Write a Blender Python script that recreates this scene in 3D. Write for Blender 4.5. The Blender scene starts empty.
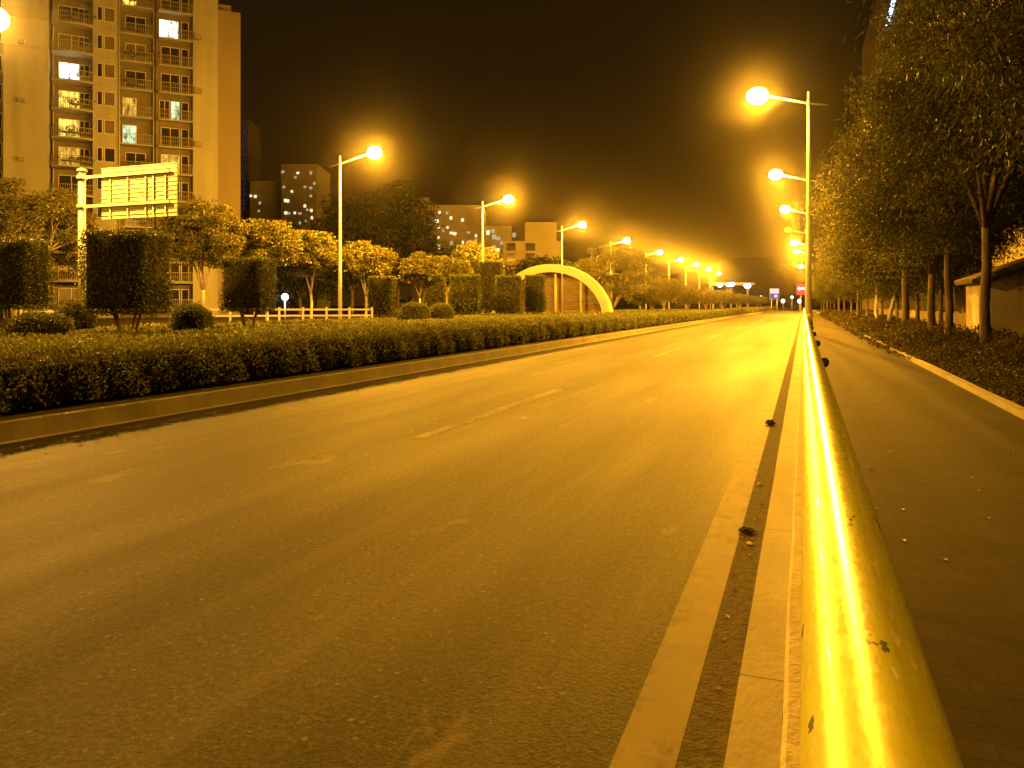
import bpy, math, random
import numpy as np

random.seed(7)
RNG = np.random.default_rng(11)
scene = bpy.context.scene
COL = scene.collection
PI = math.pi

# ------------------------------------------------------------------ camera geometry
H = 1.5                    # eye height, metres
F = 770.0                  # focal length in pixels of the 1024 wide picture
HZ = 305.5                 # picture row of the horizon
TH = math.atan(291.5 / F)  # the road runs this far to the right of the lens axis
CS, SN = math.cos(TH), math.sin(TH)


def W(u, d):
    """plan position seen at picture column u, d metres in front of the camera"""
    lat = (u - 512.0) / F * d
    return (lat * CS - d * SN, lat * SN + d * CS)


def ZV(v, d):
    return H + (HZ - v) / F * d


def DX(u, x):
    """depth of the point on the line X = x that shows at column u"""
    return x / ((u - 512.0) / F * CS - SN)


# ------------------------------------------------------------------ materials
def new_mat(name):
    m = bpy.data.materials.new(name)
    m.use_nodes = True
    nt = m.node_tree
    nt.nodes.clear()
    out = nt.nodes.new('ShaderNodeOutputMaterial')
    return m, nt, out


def N(nt, kind, **kw):
    n = nt.nodes.new(kind)
    for k, v in kw.items():
        if hasattr(n, k):
            setattr(n, k, v)
        else:
            n.inputs[k.replace('_', ' ')].default_value = v
    return n


def rgba(c):
    return (c[0], c[1], c[2], 1.0)


def coords(nt, scale=(1, 1, 1)):
    tc = nt.nodes.new('ShaderNodeTexCoord')
    mp = nt.nodes.new('ShaderNodeMapping')
    mp.inputs['Scale'].default_value = scale
    nt.links.new(tc.outputs['Object'], mp.inputs['Vector'])
    return mp.outputs['Vector']


def noise(nt, scale, detail=3.0, vec=None, rough=0.55):
    n = nt.nodes.new('ShaderNodeTexNoise')
    n.inputs['Scale'].default_value = scale
    n.inputs['Detail'].default_value = detail
    n.inputs['Roughness'].default_value = rough
    if vec is not None:
        nt.links.new(vec, n.inputs['Vector'])
    return n.outputs['Fac']


def ramp(nt, fac, stops):
    r = nt.nodes.new('ShaderNodeValToRGB')
    el = r.color_ramp.elements
    while len(el) < len(stops):
        el.new(0.5)
    for e, (p, c) in zip(el, stops):
        e.position = p
        e.color = rgba(c) if not isinstance(c, (int, float)) else (c, c, c, 1)
    nt.links.new(fac, r.inputs['Fac'])
    return r.outputs['Color']


def mix(nt, fac, a, b, mode='MIX'):
    m = nt.nodes.new('ShaderNodeMix')
    m.data_type = 'RGBA'
    m.blend_type = mode
    for sock, val in ((m.inputs[0], fac), (m.inputs[6], a), (m.inputs[7], b)):
        if isinstance(val, (int, float)):
            sock.default_value = val
        elif isinstance(val, tuple):
            sock.default_value = rgba(val)
        else:
            nt.links.new(val, sock)
    return m.outputs[2]


def bump(nt, height, strength, dist):
    b = nt.nodes.new('ShaderNodeBump')
    b.inputs['Strength'].default_value = strength
    b.inputs['Distance'].default_value = dist
    nt.links.new(height, b.inputs['Height'])
    return b.outputs['Normal']


def principled(nt, out, color, rough=0.7, metal=0.0, normal=None, spec=0.5, coat=0.0):
    p = nt.nodes.new('ShaderNodeBsdfPrincipled')
    if isinstance(color, tuple):
        p.inputs['Base Color'].default_value = rgba(color)
    else:
        nt.links.new(color, p.inputs['Base Color'])
    if isinstance(rough, (int, float)):
        p.inputs['Roughness'].default_value = rough
    else:
        nt.links.new(rough, p.inputs['Roughness'])
    p.inputs['Metallic'].default_value = metal
    p.inputs['Specular IOR Level'].default_value = spec
    p.inputs['Coat Weight'].default_value = coat
    if normal is not None:
        nt.links.new(normal, p.inputs['Normal'])
    nt.links.new(p.outputs['BSDF'], out.inputs['Surface'])
    return p


def simple(name, c1, c2=None, scale=4.0, rough=0.75, bstr=0.0, bscale=60.0, bdist=0.01, spec=0.4, metal=0.0, stretch=(1, 1, 1)):
    m, nt, out = new_mat(name)
    vec = coords(nt, stretch)
    if c2 is None:
        c2 = tuple(x * 0.6 for x in c1)
    col = ramp(nt, noise(nt, scale, 5.0, vec), [(0.3, c2), (0.7, c1)])
    nrm = bump(nt, noise(nt, bscale, 4.0, vec), bstr, bdist) if bstr else None
    principled(nt, out, col, rough, metal, nrm, spec)
    return m


def emit(name, color, strength):
    m, nt, out = new_mat(name)
    e = nt.nodes.new('ShaderNodeEmission')
    e.inputs['Color'].default_value = rgba(color)
    e.inputs['Strength'].default_value = strength
    nt.links.new(e.outputs[0], out.inputs['Surface'])
    m.cycles.emission_sampling = 'NONE'
    return m


def room(name, color, strength):
    m, nt, out = new_mat(name)
    n1 = noise(nt, 1.0, 3.0, coords(nt, (2.2, 2.2, 0.9)), 0.6)
    n2 = noise(nt, 1.0, 2.0, coords(nt, (7.0, 7.0, 0.3)), 0.5)
    lv = mix(nt, 0.75, ramp(nt, n1, [(0.36, 0.10), (0.60, 1.25)]), ramp(nt, n2, [(0.35, 0.35), (0.6, 1.1)]), 'MULTIPLY')
    e = nt.nodes.new('ShaderNodeEmission')
    nt.links.new(mix(nt, 1.0, color, lv, 'MULTIPLY'), e.inputs['Color'])
    e.inputs['Strength'].default_value = strength
    nt.links.new(e.outputs[0], out.inputs['Surface'])
    m.cycles.emission_sampling = 'NONE'
    return m


def leaf_mat(name, stops, rough=0.62, spec=0.28, transl=0.3):
    """foliage: every leaf takes its own tint, thin enough to let some light through"""
    m, nt, out = new_mat(name)
    g = nt.nodes.new('ShaderNodeNewGeometry')
    tint = ramp(nt, g.outputs['Random Per Island'], stops)
    big = noise(nt, 0.9, 3.0, coords(nt))
    col = mix(nt, 0.55, tint, ramp(nt, big, [(0.3, 0.45), (0.7, 1.0)]), 'MULTIPLY')
    p = principled(nt, out, col, rough, 0.0, None, spec)
    t = nt.nodes.new('ShaderNodeBsdfTranslucent')
    nt.links.new(col, t.inputs['Color'])
    ms = nt.nodes.new('ShaderNodeMixShader')
    ms.inputs[0].default_value = transl
    nt.links.new(p.outputs[0], ms.inputs[1])
    nt.links.new(t.outputs[0], ms.inputs[2])
    nt.links.new(ms.outputs[0], out.inputs['Surface'])
    return m


def asphalt_nodes(nt):
    vec = coords(nt)
    lane = noise(nt, 1.0, 4.0, coords(nt, (1.1, 0.035, 1)))
    patch = noise(nt, 0.35, 5.0, vec)
    grit = noise(nt, 110.0, 2.0, vec, 0.7)
    coarse = noise(nt, 48.0, 2.5, vec, 0.8)
    speck = nt.nodes.new('ShaderNodeTexVoronoi')
    speck.inputs['Scale'].default_value = 62.0
    nt.links.new(vec, speck.inputs['Vector'])
    c = ramp(nt, lane, [(0.36, (0.026, 0.0235, 0.020)), (0.66, (0.048, 0.042, 0.034))])
    c = mix(nt, 0.6, c, ramp(nt, patch, [(0.3, 0.5), (0.7, 1.1)]), 'MULTIPLY')
    c = mix(nt, 0.9, c, ramp(nt, grit, [(0.32, 0.2), (0.70, 1.7)]), 'MULTIPLY')
    c = mix(nt, 0.9, c, ramp(nt, coarse, [(0.34, 0.25), (0.68, 1.7)]), 'MULTIPLY')
    c = mix(nt, 0.9, c, ramp(nt, noise(nt, 27.0, 2.0, vec, 0.6), [(0.34, 0.45), (0.66, 1.5)]), 'MULTIPLY')
    chips = ramp(nt, speck.outputs['Color'], [(0.90, 0.0), (0.95, 0.85)])
    c = mix(nt, chips, c, (0.13, 0.113, 0.092))
    return vec, c, mix(nt, 0.5, grit, coarse), speck


def make_asphalt():
    m, nt, out = new_mat('asphalt')
    vec, c, grit, speck = asphalt_nodes(nt)
    # pale dust dragged along by tyres, scuffs and spills
    drag = noise(nt, 1.0, 6.0, coords(nt, (2.3, 0.12, 1)), 0.6)
    c = mix(nt, ramp(nt, drag, [(0.54, 0.0), (0.72, 0.45)]), c, (0.098, 0.081, 0.060))
    sc = noise(nt, 1.0, 6.0, coords(nt, (1.9, 0.7, 1)), 0.6)
    c = mix(nt, ramp(nt, sc, [(0.64, 0.0), (0.69, 0.6)]), c, (0.14, 0.115, 0.082))
    hgt = mix(nt, 0.4, grit, speck.outputs['Distance'])
    r = ramp(nt, noise(nt, 0.8, 3.0, coords(nt, (1.0, 0.1, 1))), [(0.3, 0.66), (0.7, 0.78)])
    principled(nt, out, c, r, 0.0, bump(nt, hgt, 0.5, 0.005), 0.11)
    return m


def make_line(name, paint, lo, hi):
    """worn road paint: asphalt shows where it has rubbed away"""
    m, nt, out = new_mat(name)
    vec, c, grit, speck = asphalt_nodes(nt)
    wear = noise(nt, 5.0, 8.0, vec, 0.7)
    long = noise(nt, 1.0, 4.0, coords(nt, (6.0, 0.5, 1)))
    w = mix(nt, 0.5, wear, long)
    pc = mix(nt, 0.8, paint, ramp(nt, noise(nt, 2.2, 6.0, vec), [(0.3, 0.6), (0.7, 1.0)]), 'MULTIPLY')
    col = mix(nt, ramp(nt, w, [(lo, 0.0), (hi, 1.0)]), c, pc)
    principled(nt, out, col, 0.74, 0.0, bump(nt, grit, 0.3, 0.004), 0.12)
    return m


def make_rail_paint():
    m, nt, out = new_mat('yellow_rail_paint')
    vec = coords(nt)
    streak = noise(nt, 1.0, 6.0, coords(nt, (30, 1.6, 30)), 0.65)
    dust = noise(nt, 9.0, 6.0, vec)
    fine = noise(nt, 160.0, 3.0, coords(nt, (1, 0.25, 1)))
    c = ramp(nt, streak, [(0.3, (0.46, 0.50, 0.022)), (0.7, (0.57, 0.61, 0.03))])
    c = mix(nt, ramp(nt, dust, [(0.42, 0.0), (0.75, 0.6)]), c, (0.36, 0.31, 0.11))
    scratch = noise(nt, 1.0, 3.0, coords(nt, (70, 9, 70)), 0.6)
    c = mix(nt, ramp(nt, scratch, [(0.60, 0.0), (0.65, 0.75)]), c, (0.75, 0.68, 0.45))
    chip = noise(nt, 13.0, 4.0, coords(nt, (1.5, 0.8, 1.5)), 0.6)
    chipm = ramp(nt, chip, [(0.655, 0.0), (0.665, 1.0)])
    c = mix(nt, chipm, c, (0.07, 0.09, 0.12))
    r = ramp(nt, mix(nt, 0.5, dust, fine), [(0.3, 0.19), (0.7, 0.36)])
    principled(nt, out, c, r, 0.0, bump(nt, mix(nt, 0.4, fine, streak), 0.10, 0.003), 0.5, 0.15)
    return m


def make_paving():
    m, nt, out = new_mat('brick_paving')
    vec = coords(nt)
    b = nt.nodes.new('ShaderNodeTexBrick')
    b.inputs['Scale'].default_value = 1.0
    b.inputs['Brick Width'].default_value = 0.22
    b.inputs['Row Height'].default_value = 0.11
    b.inputs['Mortar Size'].default_value = 0.006
    b.inputs['Color1'].default_value = rgba((0.027, 0.018, 0.014))
    b.inputs['Color2'].default_value = rgba((0.018, 0.013, 0.011))
    b.inputs['Mortar'].default_value = rgba((0.014, 0.011, 0.009))
    nt.links.new(vec, b.inputs['Vector'])
    c = mix(nt, 0.8, b.outputs['Color'], ramp(nt, noise(nt, 1.3, 6.0, vec), [(0.3, 0.5), (0.72, 1.3)]), 'MULTIPLY')
    c = mix(nt, ramp(nt, noise(nt, 5.0, 7.0, vec), [(0.55, 0.0), (0.75, 0.5)]), c, (0.040, 0.030, 0.021))
    h = mix(nt, 0.6, b.outputs['Fac'], noise(nt, 40, 3, vec))
    principled(nt, out, c, 0.9, 0.0, bump(nt, h, 0.35, 0.006), 0.08)
    return m


M = {}
M['asphalt'] = make_asphalt()
M['edge_paint'] = make_line('worn_edge_paint', (0.20, 0.168, 0.118), 0.34, 0.50)
M['dash_paint'] = make_line('faded_dash_paint', (0.26, 0.22, 0.16), 0.39, 0.62)
M['rail'] = make_rail_paint()
M['paving'] = make_paving()
M['kerb'] = simple('kerb_concrete', (0.27, 0.245, 0.195), (0.16, 0.14, 0.11), 2.5, 0.8, 0.3, 45, 0.01, stretch=(1, 0.5, 1))
M['plinth'] = simple('rough_mortar', (0.48, 0.43, 0.32), (0.28, 0.24, 0.17), 9, 0.85, 0.5, 40, 0.012)
M['median_kerb'] = simple('stained_kerb', (0.27, 0.245, 0.20), (0.15, 0.135, 0.11), 1.6, 0.8, 0.3, 40, 0.01)
M['soil'] = simple('soil', (0.060, 0.046, 0.030), (0.030, 0.023, 0.016), 2.0, 0.95, 0.6, 12, 0.05, spec=0.1)
M['ground'] = simple('ground_cover_soil', (0.045, 0.045, 0.024), (0.025, 0.022, 0.013), 0.3, 0.95, spec=0.1)
M['hill'] = simple('wooded_hill', (0.030, 0.036, 0.018), (0.016, 0.020, 0.010), 0.02, 0.95, 0.6, 0.06, 6.0, spec=0.0)
M['pole'] = simple('galvanised_pole', (0.450, 0.450, 0.427), (0.375, 0.375, 0.352), 3, 0.42, spec=0.5, metal=0.0)
M['pole_base'] = simple('dark_base_wrap', (0.055, 0.05, 0.045), (0.03, 0.027, 0.024), 8, 0.7)
M['lamp_housing'] = simple('lamp_housing_grey', (0.32, 0.32, 0.31), (0.26, 0.26, 0.25), 3, 0.45)
M['glow'] = emit('sodium_lens_glow', (1.0, 0.75, 0.28), 30.0)
gnt = M['glow'].node_tree
g_out = [n_ for n_ in gnt.nodes if n_.type == 'OUTPUT_MATERIAL'][0]
g_em = [n_ for n_ in gnt.nodes if n_.type == 'EMISSION'][0]
g_add = gnt.nodes.new('ShaderNodeAddShader')
g_tr = gnt.nodes.new('ShaderNodeBsdfTransparent')
gnt.links.new(g_em.outputs[0], g_add.inputs[0])
gnt.links.new(g_tr.outputs[0], g_add.inputs[1])
gnt.links.new(g_add.outputs[0], g_out.inputs['Surface'])
M['unlit_lens'] = simple('unlit_lens', (0.35, 0.33, 0.30), (0.28, 0.26, 0.24), 3, 0.2)
M['sign_metal'] = simple('sign_aluminium', (0.390, 0.405, 0.345), (0.330, 0.341, 0.289), 2.0, 0.45)
M['bark'] = simple('bark', (0.17, 0.13, 0.095), (0.07, 0.052, 0.038), 5, 0.9, 0.8, 14, 0.03, spec=0.2, stretch=(1, 1, 0.3))
M['pale_bark'] = simple('pale_bark', (0.38, 0.33, 0.27), (0.22, 0.18, 0.14), 5, 0.85, 0.5, 14, 0.02, spec=0.2, stretch=(1, 1, 0.4))
M['lime_bark'] = simple('limewashed_bark', (0.440, 0.400, 0.336), (0.280, 0.240, 0.192), 5, 0.85, 0.5, 14, 0.02, spec=0.2, stretch=(1, 1, 0.4))
M['leaf_street'] = leaf_mat('street_tree_leaves', [(0.0, (0.029, 0.036, 0.010)), (0.6, (0.058, 0.063, 0.018)), (1.0, (0.105, 0.101, 0.034))], 0.62, 0.16)
M['leaf_small'] = leaf_mat('small_tree_leaves', [(0.0, (0.068, 0.075, 0.019)), (0.6, (0.129, 0.124, 0.033)), (1.0, (0.203, 0.169, 0.056))], 0.45)
M['leaf_hedge'] = leaf_mat('hedge_leaves', [(0.0, (0.070, 0.085, 0.027)), (0.65, (0.145, 0.155, 0.046)), (1.0, (0.250, 0.247, 0.099))], 0.6, 0.2)
M['leaf_topiary'] = leaf_mat('topiary_leaves', [(0.0, (0.044, 0.056, 0.020)), (0.75, (0.096, 0.107, 0.033)), (1.0, (0.200, 0.200, 0.073))], 0.52, 0.32)
M['leaf_bed'] = leaf_mat('bed_leaves', [(0.0, (0.029, 0.028, 0.012)), (0.6, (0.055, 0.047, 0.019)), (1.0, (0.109, 0.084, 0.042))], 0.7, 0.12)
M['leaf_dark'] = leaf_mat('dark_tree_leaves', [(0.0, (0.020, 0.026, 0.010)), (1.0, (0.042, 0.048, 0.018))], 0.6, 0.2)
M['dark_twig_core'] = simple('inner_twig_shade', (0.020, 0.018, 0.010), (0.010, 0.009, 0.006), 6, 0.95, spec=0.05)  # solid dark core in place of twigs, put inside shrubs to block light
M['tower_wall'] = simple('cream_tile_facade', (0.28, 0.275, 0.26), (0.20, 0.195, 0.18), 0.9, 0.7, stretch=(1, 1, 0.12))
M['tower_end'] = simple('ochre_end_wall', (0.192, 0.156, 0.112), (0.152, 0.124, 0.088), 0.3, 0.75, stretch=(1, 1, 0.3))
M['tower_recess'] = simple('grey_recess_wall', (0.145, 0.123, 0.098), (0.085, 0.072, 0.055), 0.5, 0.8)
M['tower_slot'] = simple('dark_pipe_slot', (0.09, 0.08, 0.07), (0.06, 0.05, 0.045), 0.5, 0.8)
M['white_metal'] = simple('white_painted_metal', (0.465, 0.450, 0.420), (0.375, 0.360, 0.330), 2, 0.5)
M['window_frame'] = simple('window_frame', (0.55, 0.52, 0.47), (0.42, 0.40, 0.36), 2, 0.5)
M['dark_glass'] = simple('dark_glass', (0.030, 0.026, 0.022), (0.018, 0.016, 0.014), 0.8, 0.08, spec=0.8)
M['curtain_glass'] = simple('curtained_glass', (0.14, 0.11, 0.08), (0.09, 0.07, 0.05), 1.2, 0.25, spec=0.6)
M['rail_metal'] = simple('balcony_rail_metal', (0.30, 0.27, 0.23), (0.22, 0.20, 0.17), 2, 0.5)
M['ac'] = simple('air_conditioner_case', (0.22, 0.20, 0.17), (0.12, 0.11, 0.09), 3, 0.6)
M['lit_white'] = room('lit_room_white', (0.85, 1.0, 0.78), 3.5999999999999996)
M['lit_warm'] = room('lit_room_warm', (1.0, 0.66, 0.10), 2.25)
M['lit_amber'] = room('lit_room_amber', (1.0, 0.55, 0.07), 1.0499999999999998)
M['lit_green'] = room('lit_room_greenish', (0.72, 1.0, 0.55), 1.6500000000000001)
M['lit_far'] = emit('lit_far_window', (1.0, 0.85, 0.48), 1.25)
M['lit_far_dim'] = emit('dim_far_window', (0.9, 0.72, 0.38), 0.5)
M['far_wall'] = simple('far_block_wall', (0.36, 0.33, 0.29), (0.28, 0.25, 0.21), 0.1, 0.85)
M['far_wall_dark'] = simple('far_dark_wall', (0.21, 0.19, 0.165), (0.16, 0.145, 0.125), 0.1, 0.85)
M['far_wall_pale'] = simple('far_pale_wall', (0.180, 0.158, 0.128), (0.135, 0.116, 0.094), 0.15, 0.85)
M['blue_strip'] = emit('blue_facade_light', (0.16, 0.26, 0.75), 0.045)
M['led_white'] = emit('white_led', (0.75, 0.95, 1.0), 14.0)
M['led_lamp'] = emit('white_lamp', (1.0, 0.95, 0.75), 9.0)
M['neon'] = emit('blue_white_neon', (0.45, 0.72, 1.0), 5.0)
M['neon_pink'] = emit('pink_neon', (1.0, 0.35, 0.75), 1.6)
M['red_sign'] = emit('red_backlit_sign', (1.0, 0.10, 0.10), 0.75)
M['sign_white'] = emit('white_backlit_sign', (1.0, 0.85, 0.80), 1.6)
M['board_white'] = emit('white_backlit_board', (0.95, 0.92, 1.0), 0.75)
M['board_blue'] = emit('blue_backlit_board', (0.13, 0.20, 0.70), 0.55)
M['arch'] = simple('arch_concrete', (0.385, 0.364, 0.308), (0.308, 0.287, 0.238), 0.8, 0.6)
M['slat_wall'] = simple('brown_slats', (0.20, 0.14, 0.085), (0.12, 0.085, 0.05), 1.0, 0.7, stretch=(1, 1, 6))
M['plaster'] = simple('stained_plaster', (0.345, 0.300, 0.232), (0.195, 0.165, 0.124), 1.1, 0.85, 0.3, 18, 0.01, stretch=(1, 1, 0.6))
M['plaster_pale'] = simple('pale_plaster', (0.465, 0.405, 0.300), (0.375, 0.323, 0.232), 0.6, 0.85)
M['tile'] = simple('grey_roof_tile', (0.13, 0.10, 0.085), (0.07, 0.055, 0.048), 3, 0.7)
M['fence_wood'] = simple('pale_fence_slats', (0.273, 0.215, 0.163), (0.169, 0.130, 0.098), 4, 0.8, stretch=(3, 3, 0.5))
M['rubber'] = simple('black_rubber', (0.025, 0.025, 0.025), (0.018, 0.018, 0.018), 5, 0.6)
M['dead_leaf'] = simple('dead_leaf', (0.20, 0.13, 0.06), (0.11, 0.07, 0.03), 20, 0.7)
M['pale_leaf'] = simple('pale_dry_leaf', (0.36, 0.29, 0.17), (0.25, 0.19, 0.10), 20, 0.6)
M['paper'] = simple('crumpled_paper', (0.66, 0.63, 0.56), (0.5, 0.47, 0.41), 12, 0.8)
M['clod'] = simple('dark_clod', (0.045, 0.032, 0.022), (0.02, 0.015, 0.01), 25, 0.95, 0.8, 40, 0.01, spec=0.1)


# ------------------------------------------------------------------ mesh helpers
class MB:
    def __init__(self):
        self.v, self.f, self.smooth = [], [], []

    def add(self, vs, fs, smooth=False):
        o = len(self.v)
        self.v += [tuple(p) for p in vs]
        for f in fs:
            self.f.append(tuple(i + o for i in f))
            self.smooth.append(smooth)

    def box(self, x0, x1, y0, y1, z0, z1, xf=None):
        p = [(x0, y0, z0), (x1, y0, z0), (x1, y1, z0), (x0, y1, z0), (x0, y0, z1), (x1, y0, z1), (x1, y1, z1), (x0, y1, z1)]
        if xf:
            p = [xf(*q) for q in p]
        self.add(p, [(0, 3, 2, 1), (4, 5, 6, 7), (0, 1, 5, 4), (1, 2, 6, 5), (2, 3, 7, 6), (3, 0, 4, 7)])

    def tube(self, pts, radii, n=8, cap=True):
        P = [np.array(p, float) for p in pts]
        if isinstance(radii, (int, float)):
            radii = [radii] * len(P)
        rings = []
        for i, p in enumerate(P):
            a = P[max(i - 1, 0)]
            b = P[min(i + 1, len(P) - 1)]
            t = b - a
            t /= (np.linalg.norm(t) + 1e-9)
            ref = np.array((0, 0, 1.0)) if abs(t[2]) < 0.9 else np.array((1.0, 0, 0))
            e1 = np.cross(t, ref)
            e1 /= np.linalg.norm(e1)
            e2 = np.cross(e1, t)
            rings.append([p + radii[i] * (math.cos(2 * PI * k / n) * e1 + math.sin(2 * PI * k / n) * e2) for k in range(n)])
        vs = [q for r in rings for q in r]
        fs = []
        for i in range(len(P) - 1):
            for k in range(n):
                k2 = (k + 1) % n
                fs.append((i * n + k, i * n + k2, (i + 1) * n + k2, (i + 1) * n + k))
        self.add(vs, fs, True)
        if cap:
            o = len(self.v) - len(vs)
            self.f.append(tuple(o + k for k in reversed(range(n))))
            self.f.append(tuple(o + (len(P) - 1) * n + k for k in range(n)))
            self.smooth += [False, False]

    def ball(self, c, r, nu=12, nv=8, sc=(1, 1, 1), jitter=0.0):
        vs = [(c[0], c[1], c[2] + r * sc[2])]
        for i in range(1, nv):
            a = PI * i / nv
            for k in range(nu):
                b = 2 * PI * k / nu
                q = r * (1 + random.uniform(-jitter, jitter))
                vs.append((c[0] + q * sc[0] * math.sin(a) * math.cos(b), c[1] + q * sc[1] * math.sin(a) * math.sin(b), c[2] + q * sc[2] * math.cos(a)))
        vs.append((c[0], c[1], c[2] - r * sc[2]))
        fs = [(0, 1 + k, 1 + (k + 1) % nu) for k in range(nu)]
        for i in range(nv - 2):
            for k in range(nu):
                a, b = 1 + i * nu + k, 1 + i * nu + (k + 1) % nu
                fs.append((a, a + nu, b + nu, b))
        l = len(vs) - 1
        s = 1 + (nv - 2) * nu
        fs += [(l, s + (k + 1) % nu, s + k) for k in range(nu)]
        self.add(vs, fs, True)

    def mesh(self, name, mat):
        me = bpy.data.meshes.new(name)
        me.from_pydata([tuple(map(float, p)) for p in self.v], [], self.f)
        me.polygons.foreach_set('use_smooth', self.smooth)
        if mat:
            me.materials.append(mat)
        me.update()
        return me

    def build(self, name, mat, parent=None, label=None):
        return link(name, self.mesh(name, mat), parent, label)


def link(name, me, parent=None, label=None):
    o = bpy.data.objects.new(name, me)
    COL.objects.link(o)
    if parent is not None:
        o.parent = parent
    if label:
        o['label'] = label
    return o


def thing(name, label, cat, loc=(0, 0, 0), rz=0.0, group=None):
    o = bpy.data.objects.new(name, None)
    o.empty_display_size = 0.3
    COL.objects.link(o)
    o.location = loc
    o.rotation_euler = (0, 0, rz)
    return tag(o, label, cat, group)


def tag(o, label, cat, group=None):
    o['label'] = label
    o['category'] = cat
    if group:
        o['group'] = group
    return o


def struct(o, label=None):
    o['kind'] = 'structure'
    if label:
        o['label'] = label
    return o


def copy_tree(o, parent=None):
    c = o.copy()
    COL.objects.link(c)
    c.parent = parent
    for ch in [x for x in bpy.data.objects if x.parent == o]:
        copy_tree(ch, c)
    return c


def leaf_arrays(P, L, wd, D, rng):
    """one four-cornered leaf at every point of P, long axis near D"""
    n = len(P)
    L = L * rng.uniform(0.7, 1.3, (n, 1))
    D = D / (np.linalg.norm(D, axis=1, keepdims=True) + 1e-9)
    R = rng.normal(size=(n, 3))
    S = np.cross(D, R)
    S /= (np.linalg.norm(S, axis=1, keepdims=True) + 1e-9)
    Nn = np.cross(D, S)
    a = P - D * L * 0.5
    c = P + D * L * 0.5 - Nn * L * 0.08
    m = P + Nn * L * 0.06 - D * L * 0.05
    b = m + S * L * wd
    d = m - S * L * wd
    V = np.stack([a, b, c, d], 1).reshape(-1, 3)
    return V


def leaf_mesh(name, V, mat, extra=None, extra_mat=None):
    """V: leaf corners (4 per leaf); extra: MB of twigs or an inner mass in the same mesh"""
    nl = len(V) // 4
    nv = len(V)
    ev = np.array(extra.v, float).reshape(-1, 3) if extra else np.zeros((0, 3))
    ef = extra.f if extra else []
    allv = np.concatenate([V, ev])
    loops = np.concatenate([np.arange(nv), np.array([i + nv for f in ef for i in f], int)]) if ef else np.arange(nv)
    tot = np.concatenate([np.full(nl, 4), np.array([len(f) for f in ef], int)]) if ef else np.full(nl, 4)
    start = np.concatenate([[0], np.cumsum(tot)[:-1]])
    me = bpy.data.meshes.new(name)
    me.vertices.add(len(allv))
    me.vertices.foreach_set('co', allv.astype(np.float32).ravel())
    me.loops.add(len(loops))
    me.loops.foreach_set('vertex_index', loops.astype(np.int32))
    me.polygons.add(len(tot))
    me.polygons.foreach_set('loop_start', start.astype(np.int32))
    me.polygons.foreach_set('loop_total', tot.astype(np.int32))
    me.materials.append(mat)
    if ef:
        me.materials.append(extra_mat)
        mi = np.concatenate([np.zeros(nl, np.int32), np.ones(len(ef), np.int32)])
        me.polygons.foreach_set('material_index', mi)
    me.update(calc_edges=True)
    me.validate()
    return me


# ------------------------------------------------------------------ world, air, render settings
w = bpy.data.worlds.new("World")
scene.world = w
w.use_nodes = True
nt = w.node_tree
nt.nodes.clear()
wo = nt.nodes.new('ShaderNodeOutputWorld')
sky = nt.nodes.new('ShaderNodeTexSky')
sky.sky_type = 'NISHITA'
sky.sun_disc = False
sky.sun_elevation = math.radians(-4)
sky.sun_rotation = math.radians(200)
b1 = nt.nodes.new('ShaderNodeBackground')
b1.inputs['Strength'].default_value = 0.002
nt.links.new(sky.outputs[0], b1.inputs[0])
# the night sky of a lit city: a brown glow that fades with height
tc = nt.nodes.new('ShaderNodeTexCoord')
sx = nt.nodes.new('ShaderNodeSeparateXYZ')
nt.links.new(tc.outputs['Generated'], sx.inputs[0])
glow = ramp(nt, sx.outputs['Z'], [(0.0, (0.050, 0.020, 0.0014)), (0.10, (0.034, 0.0135, 0.0012)), (0.28, (0.014, 0.0062, 0.0011)), (1.0, (0.009, 0.0040, 0.0009))])
b2 = nt.nodes.new('ShaderNodeBackground')
b2.inputs['Strength'].default_value = 1.0
nt.links.new(glow, b2.inputs[0])
ad = nt.nodes.new('ShaderNodeAddShader')
nt.links.new(b1.outputs[0], ad.inputs[0])
nt.links.new(b2.outputs[0], ad.inputs[1])
nt.links.new(ad.outputs[0], wo.inputs['Surface'])

cam_d = bpy.data.cameras.new('camera')
cam = bpy.data.objects.new('camera', cam_d)
COL.objects.link(cam)
cam.location = (0, 0, H)
cam.rotation_euler = (PI / 2, 0, TH)
cam_d.sensor_width = 36.0
cam_d.lens = F / 1024 * 36
cam_d.shift_y = -(384 - HZ) / 1024
cam_d.clip_start = 0.05
cam_d.clip_end = 6000
scene.camera = cam

scene.view_settings.view_transform = 'Standard'
scene.view_settings.look = 'None'
scene.view_settings.exposure = 0.0
scene.view_settings.gamma = 1.0
scene.view_settings.use_curve_mapping = False
scene.render.engine = 'CYCLES'
cy = scene.cycles
cy.max_bounces = 3
cy.diffuse_bounces = 1
cy.glossy_bounces = 2
cy.transmission_bounces = 2
cy.transparent_max_bounces = 4
cy.volume_bounces = 0
cy.sample_clamp_indirect = 2.0
cy.sample_clamp_direct = 0.0
cy.use_denoising = True
cy.use_adaptive_sampling = True
cy.adaptive_threshold = 0.03
cy.caustics_reflective = False
cy.caustics_refractive = False
cy.use_light_tree = True

hz = MB()
hz.box(-1500, 1500, -1400, 1900, -1.5, 110)
hm, hnt, hout = new_mat('night_haze')
pv = hnt.nodes.new('ShaderNodeVolumePrincipled')
pv.inputs['Color'].default_value = (0.95, 0.92, 0.86, 1)
pv.inputs['Density'].default_value = 0.0001
pv.inputs['Anisotropy'].default_value = 0.97
hnt.links.new(pv.outputs[0], hout.inputs['Volume'])
haze = hz.build('haze', hm)
haze['kind'] = 'stuff'
haze['label'] = 'thin night haze that glows around the street lamps'

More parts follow.
